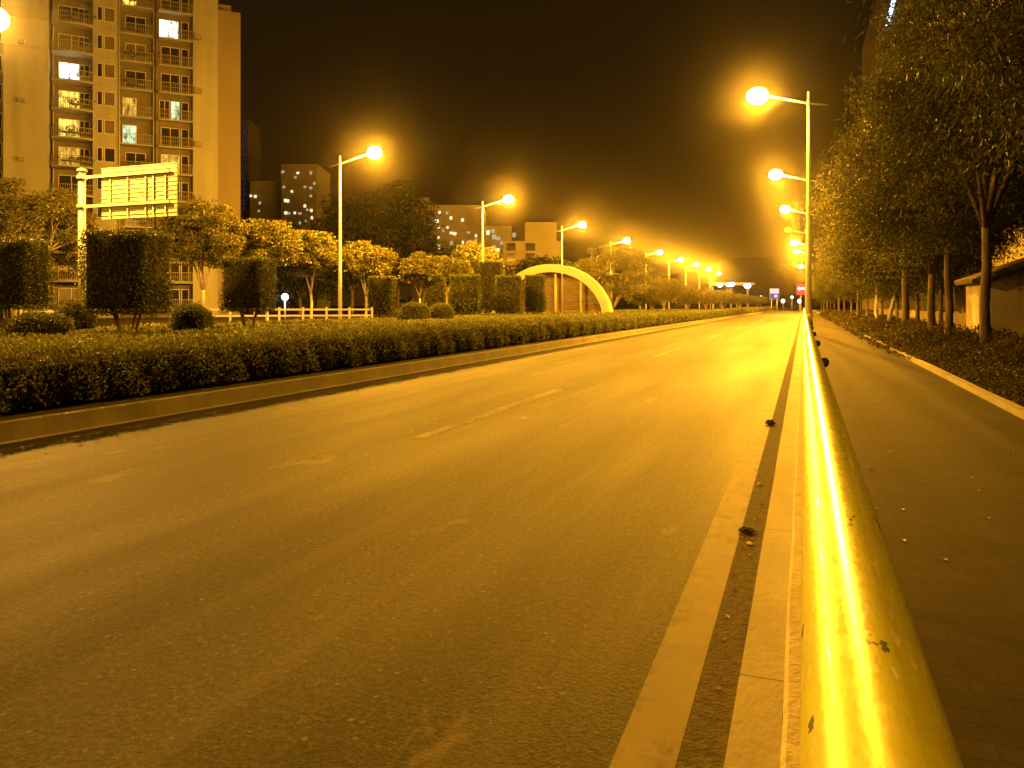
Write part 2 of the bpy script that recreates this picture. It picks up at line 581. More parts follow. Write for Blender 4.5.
# ------------------------------------------------------------------ ground, road, kerbs
def strip(name, x0, x1, z, y0, y1, mat, nseg=1):
    mb = MB()
    ys = [y0 + (y1 - y0) * i / nseg for i in range(nseg + 1)]
    vs = [(x, y, z) for y in ys for x in (x0, x1)]
    mb.add(vs, [(2 * i, 2 * i + 1, 2 * i + 3, 2 * i + 2) for i in range(nseg)])
    return mb.build(name, mat)


g = MB()
g.add([(-1450, -1300, -0.3), (1450, -1300, -0.3), (1450, 1850, -0.3), (-1450, 1850, -0.3)], [(0, 1, 2, 3)])
struct(g.build('ground', M['ground']), 'dark ground beyond the road and planting')
struct(strip('road', -8.06, -0.215, 0.0, -40, 700, M['asphalt']), 'grey two-lane asphalt road under orange light')
ln = MB()
ln.box(-0.59, -0.39, -40, 500, 0.0, 0.002)
struct(ln.build('edge_line', M['edge_paint']), 'worn white edge line beside the guard rail kerb')
ln = MB()
for k in range(-2, 22):
    y0 = 7.75 + 14.6 * k
    ln.box(-4.16, -4.0, y0, y0 + 5.4, 0.0, 0.002)
struct(ln.build('lane_line', M['dash_paint']), 'faded dashed lane line in the middle of the road')
M['gutter_dark'] = simple('gutter_strip', (0.105, 0.085, 0.060), (0.045, 0.037, 0.028), 18, 0.95, 0.8, 60, 0.01, spec=0.1)
struct(strip('gutter_strip', -0.386, -0.2, 0.004, -40, 420, M['gutter_dark']), 'dark matte strip added between the edge line and the kerb against lamp glare')  # dark matte strip laid over the asphalt to cut lamp glare
# right kerb with the raised mortar plinth that carries the rail
k = MB()
yy = -40.0
while yy < 420:                                   # stones one metre long, hairline joints
    k.box(-0.222 + random.uniform(-.002, .002), -0.066, yy, yy + 0.998, -0.2, 0.12 + random.uniform(-.0008, .0008))
    yy += 1.0
struct(k.build('kerb', M['kerb']), 'pale concrete kerb beside the guard rail')
k = MB()
n = 900
for i in range(n):                                # uneven top
    pass
ys = np.concatenate([np.linspace(-10, 14, 500), np.linspace(14.3, 420, 260)])
vs, fs = [], []
for i, y in enumerate(ys):
    e = .004 * math.sin(y * 3.1) + random.uniform(-.0015, .0015)
    t = .004 * math.sin(y * 1.7 + 1) + random.uniform(-.0006, .0006)
    vs += [(-0.064 + e * .6, y, -0.2), (-0.064 + e * .6, y, 0.195 + t), (-0.05 + e, y, 0.215 + t), (0.17, y, 0.215 + t), (0.185, y, -0.2)]
for i in range(len(ys) - 1):
    for j in range(4):
        a = i * 5 + j
        fs.append((a, a + 1, a + 6, a + 5))
k.add(vs, fs)
struct(k.build('plinth_kerb', M['plinth']), 'rough mortar strip under the guard rail')
struct(strip('pavement', 0.184, 2.43, 0.15, -40, 420, M['paving']), 'dark brick footpath right of the guard rail')
k = MB()
yy = -40.0
while yy < 300:
    k.box(2.432, 2.56, yy, yy + 0.992, -0.2, 0.235 + random.uniform(-.004, .004))
    yy += 1.0
struct(k.build('path_kerb', M['median_kerb']), 'low kerb along the planting strip')
struct(strip('verge_ground', 2.558, 80, 0.18, -60, 420, M['soil']), 'bare soil of the planting strip')
# left kerb
k = MB()
yy = -40.0
while yy < 420:
    k.box(-8.36, -8.2 + random.uniform(-.001, .001), yy, yy + 0.998, -0.2, 0.212 + random.uniform(-.002, .002))
    yy += 1.0
struct(k.build('median_kerb', M['median_kerb']), 'stained kerb along the hedge')
struct(strip('gutter', -8.205, -8.055, 0.006, -40, 420, M['kerb']), 'pale gutter strip at the foot of the median kerb')
struct(strip('median_ground', -150, -8.355, 0.18, -60, 420, M['soil']), 'soil of the planted strip left of the road')

# hills
hl = MB()
cx, cyy = W(752, 1150)
nx, ny = 48, 14
vs = []
for j in range(ny + 1):
    for i in range(nx + 1):
        a = -1 + 2 * i / nx
        b = -1 + 2 * j / ny
        lat = a * 520
        dep = b * 200
        hgt = 66 * math.exp(-((a * 520 + 5) / 95) ** 2) + 40 * math.exp(-((a * 520 + 180) / 120) ** 2) + 44 * math.exp(-((a * 520 - 200) / 130) ** 2) + 30 * math.exp(-((a * 520 + 400) / 110) ** 2)
        hgt *= max(0, 1 - b * b)
        hgt += 2.5 * math.sin(i * 1.9) * math.cos(j * 1.3) * (1 - b * b)
        vs.append((cx + lat * CS - dep * SN, cyy + lat * SN + dep * CS, hgt - 0.5))
fs = [(j * (nx + 1) + i, j * (nx + 1) + i + 1, (j + 1) * (nx + 1) + i + 1, (j + 1) * (nx + 1) + i) for j in range(ny) for i in range(nx)]
hl.add(vs, fs, True)
struct(hl.build('hills', M['hill']), 'dark low hills at the end of the road')

# ------------------------------------------------------------------ guard rail
RX, RZ, RR = 0.081, 0.977, 0.085
gr = thing('guard_rail', 'thick round yellow guard rail running beside the road on short posts', 'guard rail', (RX, 0, 0.215))
mb = MB()
mb.tube([(0, y, RZ - .215) for y in list(np.linspace(-6, 20, 27)) + list(np.linspace(30, 150, 13))], RR, 40)
mb.build('rail', M['rail'], gr)
for i in range(-1, 38):
    y = 4.0 + 3.92 * i
    mb = MB()
    mb.tube([(0.0, y, 0), (0.0, y, RZ - .215 - RR + .004)], 0.045, 14)
    mb.box(-0.075, 0.075, y - 0.075, y + 0.075, 0.0, 0.012)
    mb.build('post', M['rail'], gr)
    if 1 <= i <= 12:
        mb = MB()
        mb.tube([(RR * .75, y, RZ - .235), (RR * .75 + .035, y, RZ - .235)], [0.034, 0.034], 12)
        mb.ball((RR * .75 + .035, y, RZ - .235), 0.05, 12, 8)
        mb.build('bracket_cap', M['rubber'], gr)

# ------------------------------------------------------------------ street lamps
SODIUM = (1.0, 0.42, 0.018)
POWER = 62000.0
ARM = 2.55


def lamp_meshes(ARM):
    pole = MB()
    pole.tube([(0, 0, 0), (0, 0, 4), (0, 0, 8), (0, 0, 11.92)], [0.15, 0.125, 0.095, 0.06], 14)
    pole.box(-0.22, 0.22, -0.22, 0.22, 0.0, 0.03)
    arm = MB()
    arm.tube([(-0.85, 0, 11.2), (0, 0, 11.36), (ARM - 0.35, 0, 11.93)], [0.03, 0.045, 0.04], 10)
    arm.tube([(0, 0, 11.25), (0, 0, 11.47)], 0.085, 12)
    head = MB()                                     # long flat housing with a rounded back
    prof = [(-0.55, 0.05), (-0.42, 0.12), (0.0, 0.19), (0.35, 0.18), (0.52, 0.09)]
    vs = []
    for x, ww in prof:
        for k_ in range(9):
            a = PI * k_ / 8
            vs.append((ARM + x, ww * math.cos(a), 12.0 + 0.035 * x + 0.12 * ww / 0.19 * math.sin(a)))
    fs = [(i * 9 + j, i * 9 + j + 1, i * 9 + 10 + j, i * 9 + 9 + j) for i in range(4) for j in range(8)]
    fs += [tuple(range(8, -1, -1)), tuple(range(36, 45))]
    fs += [(i * 9, i * 9 + 9, i * 9 + 17, i * 9 + 8) for i in range(4)]
    head.add(vs, fs, True)
    bowl = MB()
    bowl.ball((ARM + 0.03, 0, 11.95), 0.46, 20, 14, (1.12, 0.92, 0.9))  # bowl oversized so it also stands in for the lamp's bloom
    pan = MB()
    pan.tube([(0, 0, 0), (0, 0, 1.1)], [0.19, 0.19], 14)
    return pole.mesh('pole', M['pole']), arm.mesh('arm', M['pole']), head.mesh('lamp_head', M['lamp_housing']), bowl.mesh('lens', M['glow']), pan.mesh('base_wrap', M['pole_base'])


ARMS = {1: 2.72, -1: 2.36}
LMS = {s_: lamp_meshes(a_) for s_, a_ in ARMS.items()}
lens_off = LMS[-1][3].copy()
lens_off.materials.clear()
lens_off.materials.append(M['unlit_lens'])
ld = bpy.data.lights.new('sodium_lamp', 'POINT')
ld.color = SODIUM
ld.energy = POWER
ld.shadow_soft_size = 0.16


ld_dim = ld.copy()                                  # lamp behind the viewer, dimmed to keep the near road dark
ld_dim.energy = 15000.0
ld_near = ld.copy()
ld_near.energy = 46000.0
ld_near.color = (1.0, 0.45, 0.045)
ld_mid = ld.copy()
ld_mid.energy = 23000.0


def street_lamp(head_xy, side, label, group, wrap=False, lit=True, data=ld):
    """side +1: the arm reaches towards +X from the pole; -1: towards -X"""
    ARM, LM = ARMS[side], LMS[side]
    px = head_xy[0] - side * ARM
    t = thing('street_lamp', label, 'street lamp', (px, head_xy[1], 0.0), 0 if side > 0 else PI, group)
    link('pole', LM[0], t)
    link('arm', LM[1], t)
    h_ = link('lamp_head', LM[2], t)
    link('lens', LM[3] if lit else lens_off, h_)
    if wrap:
        link('base_wrap', LM[4], t)
    if lit:
        lo = bpy.data.objects.new('lamp_light', data)
        COL.objects.link(lo)
        lo.parent = t
        lo.location = (ARM + .03, 0, 11.82)
    return t


left_heads = [(-6, 18), (374, 152), (508, 199), (582, 224.5), (627, 240.5), (659.8, 252), (681, 259.4), (696.5, 264.5), (709, 269), (719, 273.3)]
left_words = ['street lamp whose glow shows at the top left corner beside the apartment tower',
              'tallest lit lamp of the left row, between the road sign and the arch',
              'second whole lamp of the left row, its pole rising behind the clipped cubes',
              'left row lamp rising directly behind the crown of the arch',
              'left row lamp over the twiggy tree right of the arch',
              'left row lamp fifth from the front, pole clear of the tree crowns',
              'left row lamp sixth from the front, over the small bushy trees',
              'left row lamp seventh from the front, glowing small above the far bushes',
              'left row lamp last but one at the far end before the white floodlights',
              'farthest and smallest lit lamp of the left row above the white floodlights']
for (u, v), wd in zip(left_heads, left_words):
    d = (12 - H) * F / (HZ - v)
    street_lamp(W(u, d), 1, wd, 'lit street lamps of the left row', data=ld_near if u < 0 else ld)
right_heads = [(758, 95, 'large glowing lamp over the road, foremost of the right row', True),
               (776, 174, 'second glowing lamp of the right row directly below the largest glow', True),
               (785.4, 209, 'third glowing lamp of the right row', True),
               (788, 229.7, 'unlit street lamp of the right row whose arm shows dark above the road', False),
               (794.3, 242.4, 'fourth glow down the right row above the red arrow sign', True),
               (796.6, 251.2, 'fifth glow down the right row just below its neighbour', True),
               (800.4, 266.3, 'lowest and farthest glow of the right row', True)]
for i, (u, v, wd, lit) in enumerate(right_heads):
    d = (12 - H) * F / (HZ - v)
    street_lamp(W(u, d), -1, wd, 'street lamps of the right row', wrap=(i == 0), lit=lit)
# the row goes on behind the viewer
x0, y0 = W(-6, (12 - H) * F / (HZ - 18))
street_lamp((x0 - .1, y0 - 26), 1, 'street lamp of the left row standing behind the viewer', 'lit street lamps of the left row', data=ld_dim)

xr, yr = W(758, (12 - H) * F / (HZ - 95))
street_lamp((xr, -19), -1, 'street lamp of the right row standing behind the viewer', 'street lamps of the right row', data=ld_mid)

# ------------------------------------------------------------------ road sign seen from behind
sd = 32.0
sx0, sy0 = W(82, sd)
top = ZV(172, sd)
st = thing('road_sign', 'large horizontal road sign seen from its ribbed back on a thick pole', 'road sign', (sx0, sy0, 0.18))
hh = top - 0.18
mb = MB()
mb.tube([(0, 0, 0), (0, 0, hh)], [0.155, 0.14], 18)
mb.tube([(0, 0, hh), (0, 0, hh + .10), (0, 0, hh + .16)], [0.19, 0.19, 0.06], 18)
mb.tube([(0, 0, hh - .32), (0, 0, hh - .18)], 0.21, 18)
zl = ZV(207, sd) - 0.18
mb.tube([(0, 0, zl - .07), (0, 0, zl + .07)], 0.20, 18)
mb.build('pole', M['sign_metal'], st)
# far end of the panel at u = 176
k176 = (176 - 512) / F
xe = (k176 * CS - SN)
# solve along +X from the pole
best = min(np.linspace(1, 6, 501), key=lambda L: abs(((sx0 + L) * CS + sy0 * SN) / (-(sx0 + L) * SN + sy0 * CS) - k176))
k101 = (101 - 512) / F
first = min(np.linspace(0.2, 3, 281), key=lambda L: abs(((sx0 + L) * CS + sy0 * SN) / (-(sx0 + L) * SN + sy0 * CS) - k101))
z0, z1 = ZV(220.5, sd) - .18, ZV(170, sd) - .18
for zz in (hh - .25, zl):
    mb = MB()
    mb.box(0.12, best - 0.25, -0.10, -0.03, zz - .055, zz + .055)
    mb.build('support_arm', M['sign_metal'], st)
mb = MB()
npl = 12
for i in range(npl):                               # the back of the panel: extruded planks with lips
    a = z0 + (z1 - z0) * i / npl
    b_ = z0 + (z1 - z0) * (i + 1) / npl
    mb.box(first, best, 0.04, 0.075, a + .003, b_ - .003)
    mb.box(first, best, 0.012, 0.04, b_ - .028, b_ - .003)
mb.build('panel', M['sign_metal'], st)
for q in (0.13, 0.37, 0.61, 0.71, 0.87):
    mb = MB()
    xx = first + (best - first) * q
    mb.box(xx - .03, xx + .03, -0.028, 0.011, z0 + .10, hh - .15)
    mb.build('stiffener', M['sign_metal'], st)

# ------------------------------------------------------------------ trees and shrubs
def tree_parts(seed, height, r0, fork, rx, ry, z_lo, z_hi, ncl, per, L, wd, rc, droop=0.5, limbs=5, lean=(0, 0), forks=1, gap=0.0, taper=0.0):
    """trunk mesh builder + leaf corner array of one tree standing at the origin"""
    rng = np.random.default_rng(seed)
    mb = MB()
    zc, hz_ = (z_lo + z_hi) / 2, (z_hi - z_lo) / 2
    fk = np.array((lean[0], lean[1], fork))
    bend = rng.normal(0, 0.022, (2, 2)) * fork / 2.5
    mb.tube([(0, 0, 0), (0, 0, 0.12), (lean[0] * .35 + bend[0, 0], lean[1] * .35 + bend[0, 1], fork * .4), (lean[0] * .7 + bend[1, 0], lean[1] * .7 + bend[1, 1], fork * .72), tuple(fk)],
            [r0 * 1.45, r0 * 1.12, r0 * .95, r0 * .88, r0 * .82], 12)
    ends = []
    a0 = rng.uniform(0, 2 * PI)
    for i in range(limbs):
        a = a0 + 2 * PI * i / limbs + rng.normal(0, .25)
        e = np.array((math.cos(a) * rx * rng.uniform(.4, .65), math.sin(a) * ry * rng.uniform(.4, .65), z_lo + (z_hi - z_lo) * rng.uniform(.25, .6)))
        m1 = fk + (e - fk) * .5 + rng.normal(0, .1, 3) * rx * .3
        m1[2] += .06 * (z_hi - fork)
        mb.tube([fk - np.array((0, 0, r0 * .4)), fk + (m1 - fk) * .5, m1, e], [r0 * .62, r0 * .48, r0 * .36, r0 * .2], 8)
        ends.append((e, m1))
    if forks:
        e = np.array((lean[0] + rng.normal(0, .2), lean[1] + rng.normal(0, .2), z_lo + (z_hi - z_lo) * .7))
        mb.tube([fk, fk + (e - fk) * .5 + rng.normal(0, .15, 3), e], [r0 * .7, r0 * .45, r0 * .2], 8)
        ends.append((e, fk + (e - fk) * .6))
    cl = []
    tries = 0
    while len(cl) < ncl and tries < ncl * 60:
        tries += 1
        q = rng.uniform(-1, 1, 3)
        rr = np.linalg.norm(q)
        if rr > 1 or rr < 0.35 + gap:
            continue
        if q[2] < -0.55 and rng.random() < .6:
            continue
        kt = 1 - taper * max(0.0, q[2] + .1)
        p = np.array((q[0] * rx * kt, q[1] * ry * kt, zc + q[2] * hz_))
        if any(np.linalg.norm(p - c_) < rc * .75 for c_ in cl):
            continue
        cl.append(p)
    Ps, Ds = [], []
    for c_ in cl:
        e, m1 = min(ends, key=lambda t_: np.linalg.norm(t_[0] - c_))
        mid = e + (c_ - e) * .5 + rng.normal(0, .12, 3) * rc
        mb.tube([e, mid, c_], [r0 * .19, r0 * .12, r0 * .05], 5, False)
        s = rc * rng.uniform(.7, 1.25)
        npl_ = int(per * rng.uniform(.6, 1.3))
        off = np.clip(rng.normal(0, 1, (npl_, 3)), -1.55, 1.55) * np.array((s * .5, s * .5, s * .36))
        Ps.append(c_ + off)
        d_ = off + rng.normal(0, .5, (npl_, 3)) * s + np.array((0, 0, -droop * s))
        Ds.append(d_)
    V = leaf_arrays(np.concatenate(Ps), L, wd, np.concatenate(Ds), rng)
    return mb, V


def plant_tree(name, label, cat, xy, z, parts, bark, leaf, group=None, rz=0.0, sc=1.0):
    mb, V = parts
    t = thing(name, label, cat, (xy[0], xy[1], z), rz, group)
    t.scale = (sc, sc, sc)
    mb.build('trunk', bark, t)
    link('crown', leaf_mesh('crown', V, leaf), t)
    return t


# right side: a row of street trees between the path and the fence
street_var = []
SPEC = [dict(height=11, r0=.125, fork=3.3, rx=2.95, ry=3.3, z_lo=3.6, z_hi=11.2, ncl=150, per=520, L=.12, wd=.14, rc=.85, droop=.7, limbs=6, taper=.65),
        dict(height=10, r0=.118, fork=3.2, rx=2.9, ry=3.2, z_lo=2.9, z_hi=9.9, ncl=140, per=520, L=.12, wd=.14, rc=.85, droop=.7, limbs=5, taper=.65),
        dict(height=12, r0=.118, fork=2.7, rx=3.0, ry=3.4, z_lo=2.7, z_hi=11.0, ncl=150, per=520, L=.12, wd=.14, rc=.85, droop=.7, limbs=6, taper=.65),
        dict(height=9, r0=.11, fork=2.3, rx=2.5, ry=2.8, z_lo=2.0, z_hi=8.2, ncl=110, per=330, L=.14, wd=.18, rc=.8, droop=.6, limbs=5)]
for i, s in enumerate(SPEC):
    s = dict(s)
    mb, V = tree_parts(100 + i, **s)
    street_var.append((mb.mesh('trunk', M['bark']), leaf_mesh('crown', V, M['leaf_street'])))
mbp, Vp = tree_parts(140, 8, .09, 2.4, 2.3, 2.6, 2.1, 7.6, 90, 300, .14, .18, .8, .6, 5, (.45, .1))
pale_leaning = (mbp.mesh('trunk', M['lime_bark']), leaf_mesh('crown', Vp, M['leaf_street']))
mbp, Vp = tree_parts(141, 8, .10, 2.6, 2.3, 2.6, 2.2, 7.6, 90, 300, .14, .18, .8, .6, 5)
pale_straight = (mbp.mesh('trunk', M['lime_bark']), leaf_mesh('crown', Vp, M['leaf_street']))


def street_tree(x, y, var, label, rz, sc=1.0, group='street trees along the footpath', spread=1.0):
    t = thing('street_tree', label, 'tree', (x, y, 0.17), rz, group)
    t.scale = (sc * spread, sc * spread, sc)
    link('trunk', var[0], t)
    link('crown', var[1], t)
    return t


def on_row(u, x):
    d = DX(u, x)
    return x, W(u, d)[1]


street_tree(4.9, 13.2, street_var[2], 'nearest street tree whose crown fills the top right corner of the view', .4, 1.08)
street_tree(3.3, -4.0, street_var[1], 'unseen street tree added just behind the viewer to shade the footpath', 2.2, 1.25)  # out of view, added so its crown shades the near footpath
street_tree(3.4, 2.2, street_var[0], 'street tree added out of view right beside the viewer to shade the footpath', 1.1, 1.15)  # second unseen tree, added to deepen the shade on the footpath
x, y = on_row(986, 4.3); street_tree(x, y, street_var[0], 'stout street tree with dark trunk directly in front of the kiosk corner', 0.0, 1.0)
x, y = on_row(948, 4.3); street_tree(x, y, street_var[1], 'stout street tree just left of the kiosk wall', 1.2, 1.0)
x, y = on_row(932, 4.4); street_tree(x, y, street_var[2], 'thin dark trunked street tree before the pale fence, left of the stout pair', 2.9, .92, spread=1.25)
x, y = on_row(905, 4.4); street_tree(x, y, street_var[0], 'dark trunked street tree right of the leaning whitewashed tree', 4.0, .9, spread=1.45)
x, y = on_row(888, 4.2); street_tree(x, y, pale_leaning, 'street tree with pale whitewashed leaning trunk', .3, .95, spread=1.35)
x, y = on_row(876.5, 4.2); street_tree(x, y, pale_straight, 'street tree with straight pale whitewashed trunk', 1.0, .95)
x, y = on_row(867, 4.4); street_tree(x, y, street_var[3], 'slim street tree with brown trunk left of the straight whitewashed one', 2.0, 1.05)
for i, u in enumerate((858, 851, 844.5, 839, 834.5, 830.5, 827, 824, 821.5)):
    x, y = on_row(u, 4.2)
    street_tree(x, y, street_var[3] if i % 3 else street_var[1], 'slim street tree far down the footpath where the trunks crowd together', i * 1.3, .92 + .03 * (i % 4))
for (u, xx, wd) in ((917, 5.3, 'slender dark tree set back between the two dark trunked street trees'), (897, 5.4, 'slender dark tree set back just right of the leaning whitewashed tree'),
                    (941, 5.6, 'slender dark tree set back close to the pale fence left of the stout pair'), (882, 5.2, 'slender dark tree set back between the two whitewashed trees'), (861, 5.3, 'slender tree set back left of the brown trunked slim tree')):
    x, y = on_row(u, xx)
    street_tree(x, y, street_var[3], wd, u * .7, .88)
# taller trees behind the fence close the view
for i, (x, y, sc, wd) in enumerate(((15.0, 29, 1.2, 'tall dark tree right of the kiosk, nearest of those behind the fence'),
                                     (21.5, 44, 1.3, 'broad dark tree standing right of the pale gabled house'),
                                     (9.5, 70, 1.05, 'dark tree behind the fence far beyond the gabled house'),
                                     (9.5, 92, 1.1, 'farthest dark tree behind the fence'))):
    street_tree(x, y, street_var[(i + 1) % 3], wd, i * 2.1, sc, 'trees behind the fence')

# left side: small spreading trees
def small_tree(u, v_top, v_bot, wpx, d, seed, label, bark='pale_bark', leaf='leaf_small', per=150, dens=1.0, limbs=4, fork=None, gap=0.0, name='small_tree', L=.19):
    xy = W(u, d)
    rx = wpx / F * d / 2
    zt, zb = ZV(v_top, d) - .18, ZV(v_bot, d) - .18
    rc = max(.45, min(.8, rx * .36))
    ncl = int(dens * 12 * (rx / rc) ** 2 * max(.6, (zt - zb) / (2 * rx)))
    ncl = max(16, min(ncl, 130))
    fk = fork if fork else max(.8, zb * .62)
    parts = tree_parts(seed, zt, max(.07, rx * .055), fk, rx, rx * .95, zb, zt, ncl, int(per * 1.5), L, .24, rc * .85, .25, limbs, gap=gap)
    return plant_tree(name, label, 'tree', xy, 0.18, parts, M[bark], M[leaf], 'small trees left of the road')


small_tree(18, 184, 285, 150, 46, 201, 'broad leafy tree at the left edge behind the sign pole', per=230, limbs=6, fork=1.2)
small_tree(203, 206, 268, 80, 50, 202, 'round crowned small tree with forked pale trunk right of the road sign', per=200)
small_tree(267, 223, 272, 62, 53, 203, 'small tree whose crown shows above the dark clipped cube right of the sign', per=190)
small_tree(311, 231, 275, 52, 56, 204, 'slender small tree with V-shaped trunk left of the tallest lamp pole', per=170, limbs=3)
small_tree(366, 243, 280, 52, 59, 205, 'small spreading tree just right of the tallest lamp pole', per=170, limbs=3)
small_tree(420, 256, 284, 40, 62, 206, 'low umbrella shaped tree above the two round shrubs', per=150, limbs=3)
small_tree(447, 258, 282, 46, 70, 207, 'reddish leafed tree behind the middle clipped cubes', per=150)
small_tree(476, 243, 292, 48, 80, 208, 'upright leafy tree around the second lamp pole', per=190, fork=1.0)
small_tree(612, 246, 303, 84, 88, 209, 'big twiggy tree with thin top right of the arch', per=150, dens=1.2, limbs=7, fork=.9, gap=.1)
small_tree(664, 277, 300, 36, 108, 210, 'low round topped tree beneath the fifth lamp', per=130, fork=1.0)
for i, (u, v, wpx, d) in enumerate(((640, 286, 26, 100), (652, 289, 24, 118), (688, 288, 30, 128), (706, 290, 26, 150), (722, 292, 26, 175), (740, 295, 26, 200), (757, 297, 22, 230))):
    small_tree(u, v, 303.5, wpx, d, 230 + i, ('bushy low tree nearest the twiggy tree', 'bushy low tree second beyond the twiggy tree', 'bushy tree beneath the sixth lamp of the left row', 'bushy tree beneath the seventh lamp of the left row', 'bushy tree in front of the white floodlights', 'low dark bushy tree right of the white floodlights', 'farthest low bushy tree near the end of the median')[i], per=110, fork=.6, name='bushy_tree', L=.3)
# dark backdrop trees, beyond the lamps
for i, (u, v, wpx, d, wd) in enumerate(((352, 196, 90, 128, 'tall dark tree mass behind the tallest lamp pole'), (398, 186, 80, 140, 'tall dark tree between the two nearest whole lamps'), (300, 228, 100, 120, 'low dark tree beneath the lit apartment block'), (255, 222, 60, 125, 'dark tree at the foot of the low far block'), (470, 250, 80, 130, 'dark low tree beneath the long lit block'), (545, 258, 70, 125, 'dark low tree behind the arch'))):
    xy = W(u, d)
    rx = wpx / F * d / 2
    zt = ZV(v, d)
    parts = tree_parts(260 + i, zt, .3, zt * .2, rx, rx * .7, zt * .12, zt, 90, 110, .55, .3, rx * .3, .2, 6)
    plant_tree('dark_tree', wd, 'tree', xy, 0.1, parts, M['bark'], M['leaf_dark'], 'dark trees far behind the left lamps')


def box_leaves(rng, sx_, sy_, z0_, z1_, L, dens, rough=.05, wd=.28, roundness=0.0):
    """points scattered in the skin of a clipped block"""
    A = [(sx_ * (z1_ - z0_), 'y'), (sy_ * (z1_ - z0_), 'x'), (sx_ * sy_, 'z')]
    P = []
    D = []
    for area, ax in A:
        for sgn in (-1, 1):
            if ax == 'z' and sgn < 0:
                area_ = area * .4
            else:
                area_ = area
            n_ = int(area_ * dens)
            a = rng.uniform(-.5, .5, n_)
            b = rng.uniform(-.5, .5, n_)
            dep = sgn * .5
            if ax == 'y':
                p = np.stack([a * sx_, np.full(n_, dep * sy_), (b + .5) * (z1_ - z0_) + z0_], 1)
                nrm = np.array((0, sgn, 0))
            elif ax == 'x':
                p = np.stack([np.full(n_, dep * sx_), a * sy_, (b + .5) * (z1_ - z0_) + z0_], 1)
                nrm = np.array((sgn, 0, 0))
            else:
                p = np.stack([a * sx_, b * sy_, np.full(n_, z1_ if sgn > 0 else z0_)], 1)
                nrm = np.array((0, 0, sgn))
            p = p - nrm * np.abs(rng.normal(0, rough * 1.2, (n_, 1))) + rng.normal(0, rough * .7, (n_, 3))
            stray = (rng.random((n_, 1)) < .05) * np.abs(rng.normal(0, .11, (n_, 1)))
            p = p + nrm * stray
            P.append(p)
            D.append(rng.normal(0, .8, (n_, 3)) + nrm * .8 + np.array((0, 0, .25)))
    P = np.concatenate(P)
    D = np.concatenate(D)
    gp = rng.uniform(0, 6, 6)
    hole = np.sin(P[:, 0] * 5.1 + gp[0]) + np.sin(P[:, 1] * 5.7 + gp[1]) + np.sin(P[:, 2] * 6.3 + gp[2]) + .8 * np.sin(P[:, 0] * 11 + P[:, 2] * 9 + gp[3])
    keep = rng.random(len(P)) > np.clip((hole - .9) * .75, 0, .85)
    P, D = P[keep], D[keep]
    # lumpy outline
    ph = rng.uniform(0, 6, 6)
    k_ = 1 + .07 * np.sin(P[:, 2] * 3.1 + ph[0]) * np.sin(P[:, 0] * 2.6 + ph[1]) + .03 * np.sin(P[:, 1] * 3.3 + ph[2] + P[:, 2] * 2)
    P[:, 0] *= k_
    P[:, 1] *= k_
    if roundness:
        zc = (z0_ + z1_) / 2
        q = np.stack([P[:, 0] / (sx_ / 2), P[:, 1] / (sy_ / 2), (P[:, 2] - zc) / ((z1_ - z0_) / 2)], 1)
        nr = np.linalg.norm(q, axis=1, keepdims=True)
        mx = np.abs(q).max(1, keepdims=True)
        q = q * ((1 - roundness) + roundness * mx / (nr + 1e-6))
        P = np.stack([q[:, 0] * sx_ / 2, q[:, 1] * sy_ / 2, q[:, 2] * (z1_ - z0_) / 2 + zc], 1)
    return leaf_arrays(P, L, wd, D, rng)


def topiary(u, v0, v1, wpx, d, seed, label, dens=950, L=.068, depth=None, stems=True):
    rng = np.random.default_rng(seed)
    xy = W(u, d)
    wid = wpx / F * d * (.80 if wpx > 40 else .76)
    zt, zb = ZV(v0, d) - .18, max(.35, ZV(v1, d) - .18)
    t = thing('clipped_shrub', label, 'topiary', (xy[0], xy[1], .18), TH + rng.normal(0, .08), 'clipped cube shrubs in the median')
    dp = depth or wid * (.9 if wpx > 40 else .7)
    core = MB()
    core.box(-wid * .42, wid * .42, -dp * .42, dp * .42, zb + .12, zt - .12)
    V = box_leaves(rng, wid * .97, dp * .97, zb, zt, L, dens, .05, .26)
    link('crown', leaf_mesh('crown', V, M['leaf_topiary'], core, M['dark_twig_core']), t)
    if stems:
        mb = MB()
        for k_ in range(4):
            a = rng.uniform(0, 6.28)
            q = np.array((math.cos(a), math.sin(a))) * wid * .12
            mb.tube([(q[0] * .5, q[1] * .5, 0), (q[0], q[1], zb * .6), (q[0] * 2, q[1] * 2, zb + .3)], [.05, .04, .03], 7)
        mb.build('trunk', M['bark'], t)
    return t


topiary(14, 240, 308, 66, 23, 301, 'dark clipped cube shrub cut by the left edge')
topiary(128, 233, 313, 82, 22, 302, 'largest dark clipped cube shrub beneath the road sign')
topiary(249, 259, 311, 54, 27.5, 303, 'dark clipped cube shrub right of the road sign')
topiary(382, 277, 313, 33, 48, 304, 'sunken small clipped shrub right of the tallest lamp pole', L=.10, dens=560)
topiary(434, 278, 310, 29, 62, 305, 'low clipped cube behind the second round shrub', L=.10, dens=500)
topiary(465, 275.5, 313, 39, 58, 306, 'wide clipped cube left of the second lamp pole', L=.10, dens=560)
topiary(491, 262, 310, 30, 69, 307, 'tall clipped cube standing behind the gap at the second lamp pole', L=.11, dens=480)
topiary(508, 276, 313, 34, 60, 308, 'clipped cube in front of the left foot of the arch', L=.10, dens=560)
topiary(535, 275.5, 312, 26, 62, 309, 'narrow clipped cube in front of the arch opening', L=.10, dens=560)


